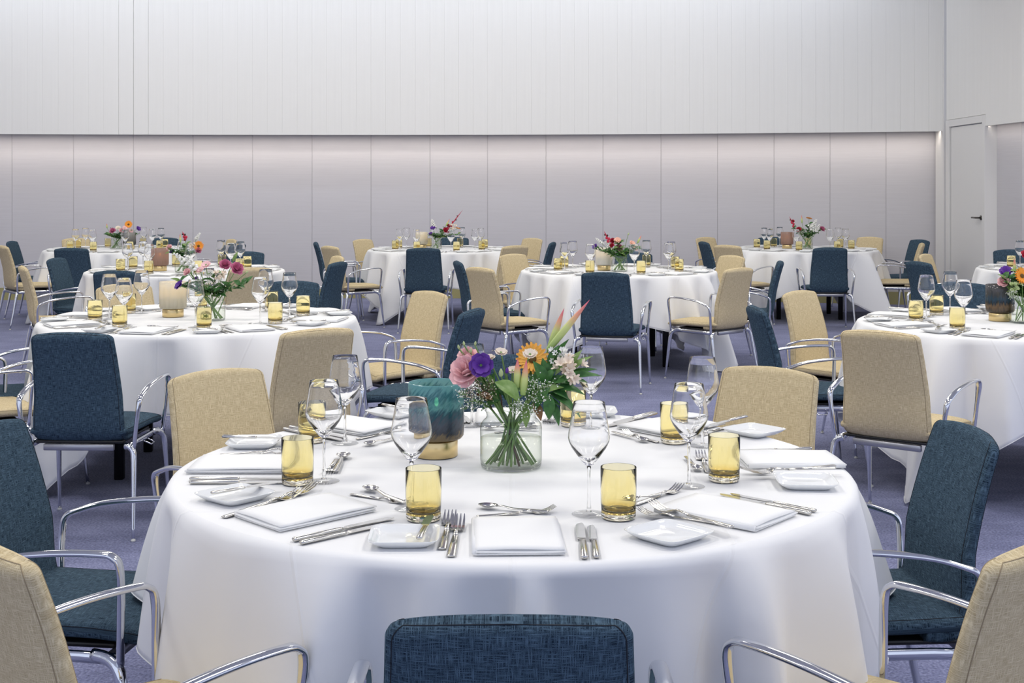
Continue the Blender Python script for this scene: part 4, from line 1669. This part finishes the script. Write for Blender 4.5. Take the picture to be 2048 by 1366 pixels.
# ---- the other bouquets: (kind, colour, pixel, size, facing, words)
BQ = {
    'left2': ((425, 641), [('spray', WHITE, 372, 530, .035, 'white filler spray'), ('stock', WHITE, 384, 530, .019, 'tall white stock'), ('stock', WHITE, 366, 522, .018, 'leaning white stock'),
                           ('scab', PINK, 412, 530, .022, 'dusky pink scabiosa'), ('scab', PINK, 400, 540, .018, 'second dusky pink scabiosa'), ('rose', ROSE, 450, 532, .026, 'pink rose in the middle'), ('rose', ROSE, 472, 540, .03, 'largest pink rose'),
                           ('rose', PINK, 376, 546, .018, 'small pink rose'), ('open', PURPLE, 360, 572, .022, 'drooping purple lisianthus'), ('open', PURPLE, 392, 562, .018, 'purple lisianthus'), ('lily', CREAM, 440, 552, .015, 'cream alstroemeria'),
                           ('scab', WHITE, 418, 548, .022, 'white daisy'), ('bud', BUDG, 492, 546, .012, 'long pale green bud'), ('spray', CREAM, 405, 575, .035, 'fine filler spray'), ('spike', LEAF2, 466, 522, .055, 'green pointed bract')]),
    'right2': ((2046, 646), [('open', PURPLE, 2012, 545, .026, 'purple lisianthus'), ('daisy', ORANGE, 2044, 552, .036, 'orange gerbera'), ('rose', PINK, 2008, 566, .026, 'pink rose'), ('rose', RED, 2052, 512, .024, 'red rose at the top'),
                             ('lily', BUDG, 2030, 575, .014, 'green alstroemeria'), ('spike', SPIKE, 2030, 545, .07, 'thin pink heliconia'), ('spray', WHITE, 2025, 590, .03, 'white filler spray')]),
    'left3': ((366, 545), [('daisy', ORANGE, 397, 492, .034, 'orange gerbera'), ('spike', SPIKE, 361, 485, .07, 'pink heliconia'), ('rose', ROSE, 396, 502, .022, 'magenta rose'), ('stock', WHITE, 395, 474, .013, 'white stock'), ('glad', RED, 372, 478, .07, 'red gladiolus'),
                           ('spray', WHITE, 360, 500, .04, 'white filler spray'), ('rose', PINK, 340, 496, .022, 'pale pink rose'), ('lily', CREAM, 382, 492, .014, 'cream alstroemeria'), ('open', PURPLE, 343, 504, .014, 'small purple lisianthus')]),
    'mid3': ((1239, 543), [('stock', WHITE, 1199, 483, .013, 'white stock reaching left'), ('stock', WHITE, 1216, 490, .012, 'second white stock'), ('open', PURPLE, 1191, 494, .02, 'purple lisianthus'), ('rose', ROSE, 1238, 497, .027, 'large dusky rose'), ('rose', RED, 1226, 483, .022, 'red rose'),
                           ('rose', RED, 1224, 492, .018, 'darker red rose'), ('open', SALMON, 1235, 482, .024, 'salmon lisianthus'), ('glad', RED, 1218, 482, .09, 'red-budded gladiolus'), ('open', SALMON, 1264, 488, .022, 'peach lisianthus'), ('spike', SPIKE, 1275, 486, .07, 'pink heliconia'),
                           ('spray', CREAM, 1245, 500, .045, 'cream filler spray'), ('bud', BUDG, 1256, 470, .016, 'green bud sprig'), ('daisy', SALMON, 1272, 496, .022, 'pale orange gerbera')]),
    'left4': ((232, 498), [('daisy', ORANGE, 257, 449, .036, 'orange gerbera'), ('rose', ROSE, 226, 463, .03, 'magenta rose'), ('rose', PINK, 243, 462, .025, 'pink rose'), ('scab', PINK, 250, 456, .026, 'pink scabiosa'), ('open', PURPLE, 276, 458, .024, 'purple lisianthus'),
                           ('scab', CREAM, 236, 456, .026, 'cream scabiosa'), ('spray', WHITE, 262, 462, .045, 'white filler spray'), ('spike', SPIKE, 214, 456, .05, 'short pink heliconia'), ('scab', PINK, 262, 462, .024, 'second pink scabiosa')]),
    'mid4': ((872, 498), [('stock', WHITE, 866, 448, .018, 'white stock'), ('open', PURPLE, 866, 457, .024, 'purple lisianthus'), ('glad', RED, 896, 458, .27, 'tall gladiolus leaning far right'), ('rose', RED, 891, 462, .03, 'crimson rose'), ('spike', SPIKE, 892, 452, .09, 'pale heliconia'),
                          ('spray', WHITE, 880, 470, .06, 'white filler spray'), ('daisy', ORANGE, 916, 457, .026, 'orange gerbera seen edge-on'), ('lily', CREAM, 905, 455, .02, 'cream alstroemeria'), ('open', PURPLE, 862, 468, .018, 'second purple lisianthus'), ('rose', RED, 896, 452, .018, 'small crimson rose')]),
    'right4': ((1614, 498), [('stock', WHITE, 1628, 450, .022, 'white stock'), ('stock', WHITE, 1634, 458, .02, 'second white stock'), ('lily', WHITE, 1624, 455, .022, 'white alstroemeria'), ('rose', ROSE, 1643, 459, .028, 'magenta rose at the right'), ('rose', RED, 1598, 460, .026, 'red rose'),
                             ('rose', RED, 1586, 444, .02, 'small red rose'), ('glad', RED, 1588, 452, .12, 'red gladiolus reaching left'), ('daisy', ORANGE, 1618, 437, .03, 'orange gerbera seen edge-on'), ('spike', SPIKE, 1604, 446, .09, 'thin pink heliconia'), ('spray', WHITE, 1600, 466, .05, 'white filler spray')]),
}
for tn, ((vx, vy), items) in BQ.items():
    vb = T(vx, vy)
    wh = WHERE[tn]
    vase((vb.x, vb.y, TOP), 'clear glass flower vase standing on the ' + wh, .86)
    r = random.Random(len(tn) + int(vb.y * 10))
    top = TOP + .116
    xs = [i[2] for i in items]
    for (kind, m_, px, py, sz, lab) in items:
        pos = atY(px, py, vb.y + r.uniform(-.05, .04))
        off = pos.x - vb.x
        d = Vector((off * 2.2, -.35 if kind in ('rose', 'open', 'daisy', 'scab') else -.05, .35))
        if kind == 'daisy':
            d = Vector((.2, -.8, .3)) if 'edge' not in lab else Vector((.25, .2, .9))
        if kind == 'glad':
            d = Vector((.62 if 'right' in lab else (-.4), 0, .8))
        if kind == 'spike':
            d = Vector((.5 if off > .03 else -.05, 0, 1))
        ft = (vb.x - max(-.045, min(.045, off * .5)), vb.y + r.uniform(-.03, .03), TOP + .01)
        hub = (vb.x + max(-.04, min(.04, off * .4)), vb.y + r.uniform(-.02, .02), top)
        flower(kind, m_, None, hub, ft, pos, d, sz * (1.15 if kind in ('rose', 'open', 'scab', 'lily', 'stock', 'daisy') else 1), '%s in the vase, %s' % (lab, wh), STEM, (), 'flowers on the ' + wh)
    x0, x1 = min(xs), max(xs)
    ytop = min(i[3] for i in items)
    for j in range(5):
        LV = []
        ft = (vb.x + r.uniform(-.04, .04), vb.y + r.uniform(-.03, .03), TOP + .01)
        tipx = (x0, (x0 + x1) / 2 + 4, x1, x0 * .7 + x1 * .3, x0 * .3 + x1 * .7)[j]
        tp = atY(tipx, ytop + 25 * 8 / vb.y + (12, -4, 12, 16, 20)[j] * 8 / vb.y, vb.y)
        hub = Vector((vb.x, vb.y, top))
        for q in range(15):
            u = .12 + .88 * q / 14
            bs = hub.lerp(tp, u)
            s = -1 if q % 2 else 1
            LV.append((bs, bs + Vector((s * r.uniform(.025, .055), r.uniform(-.04, .03), r.uniform(-.015, .045))), r.uniform(.010, .018), LEAF if r.random() < .75 else LEAF2))
        flower('leafy', LEAF, None, hub + Vector((.02 * (j - 1), 0, 0)), ft, tp, (0, 0, 1), .01,
               ('leftmost', 'middle', 'rightmost', 'second', 'fourth')[j] + ' leafy green stem in the vase, ' + wh, STEM, LV, 'flowers on the ' + wh)
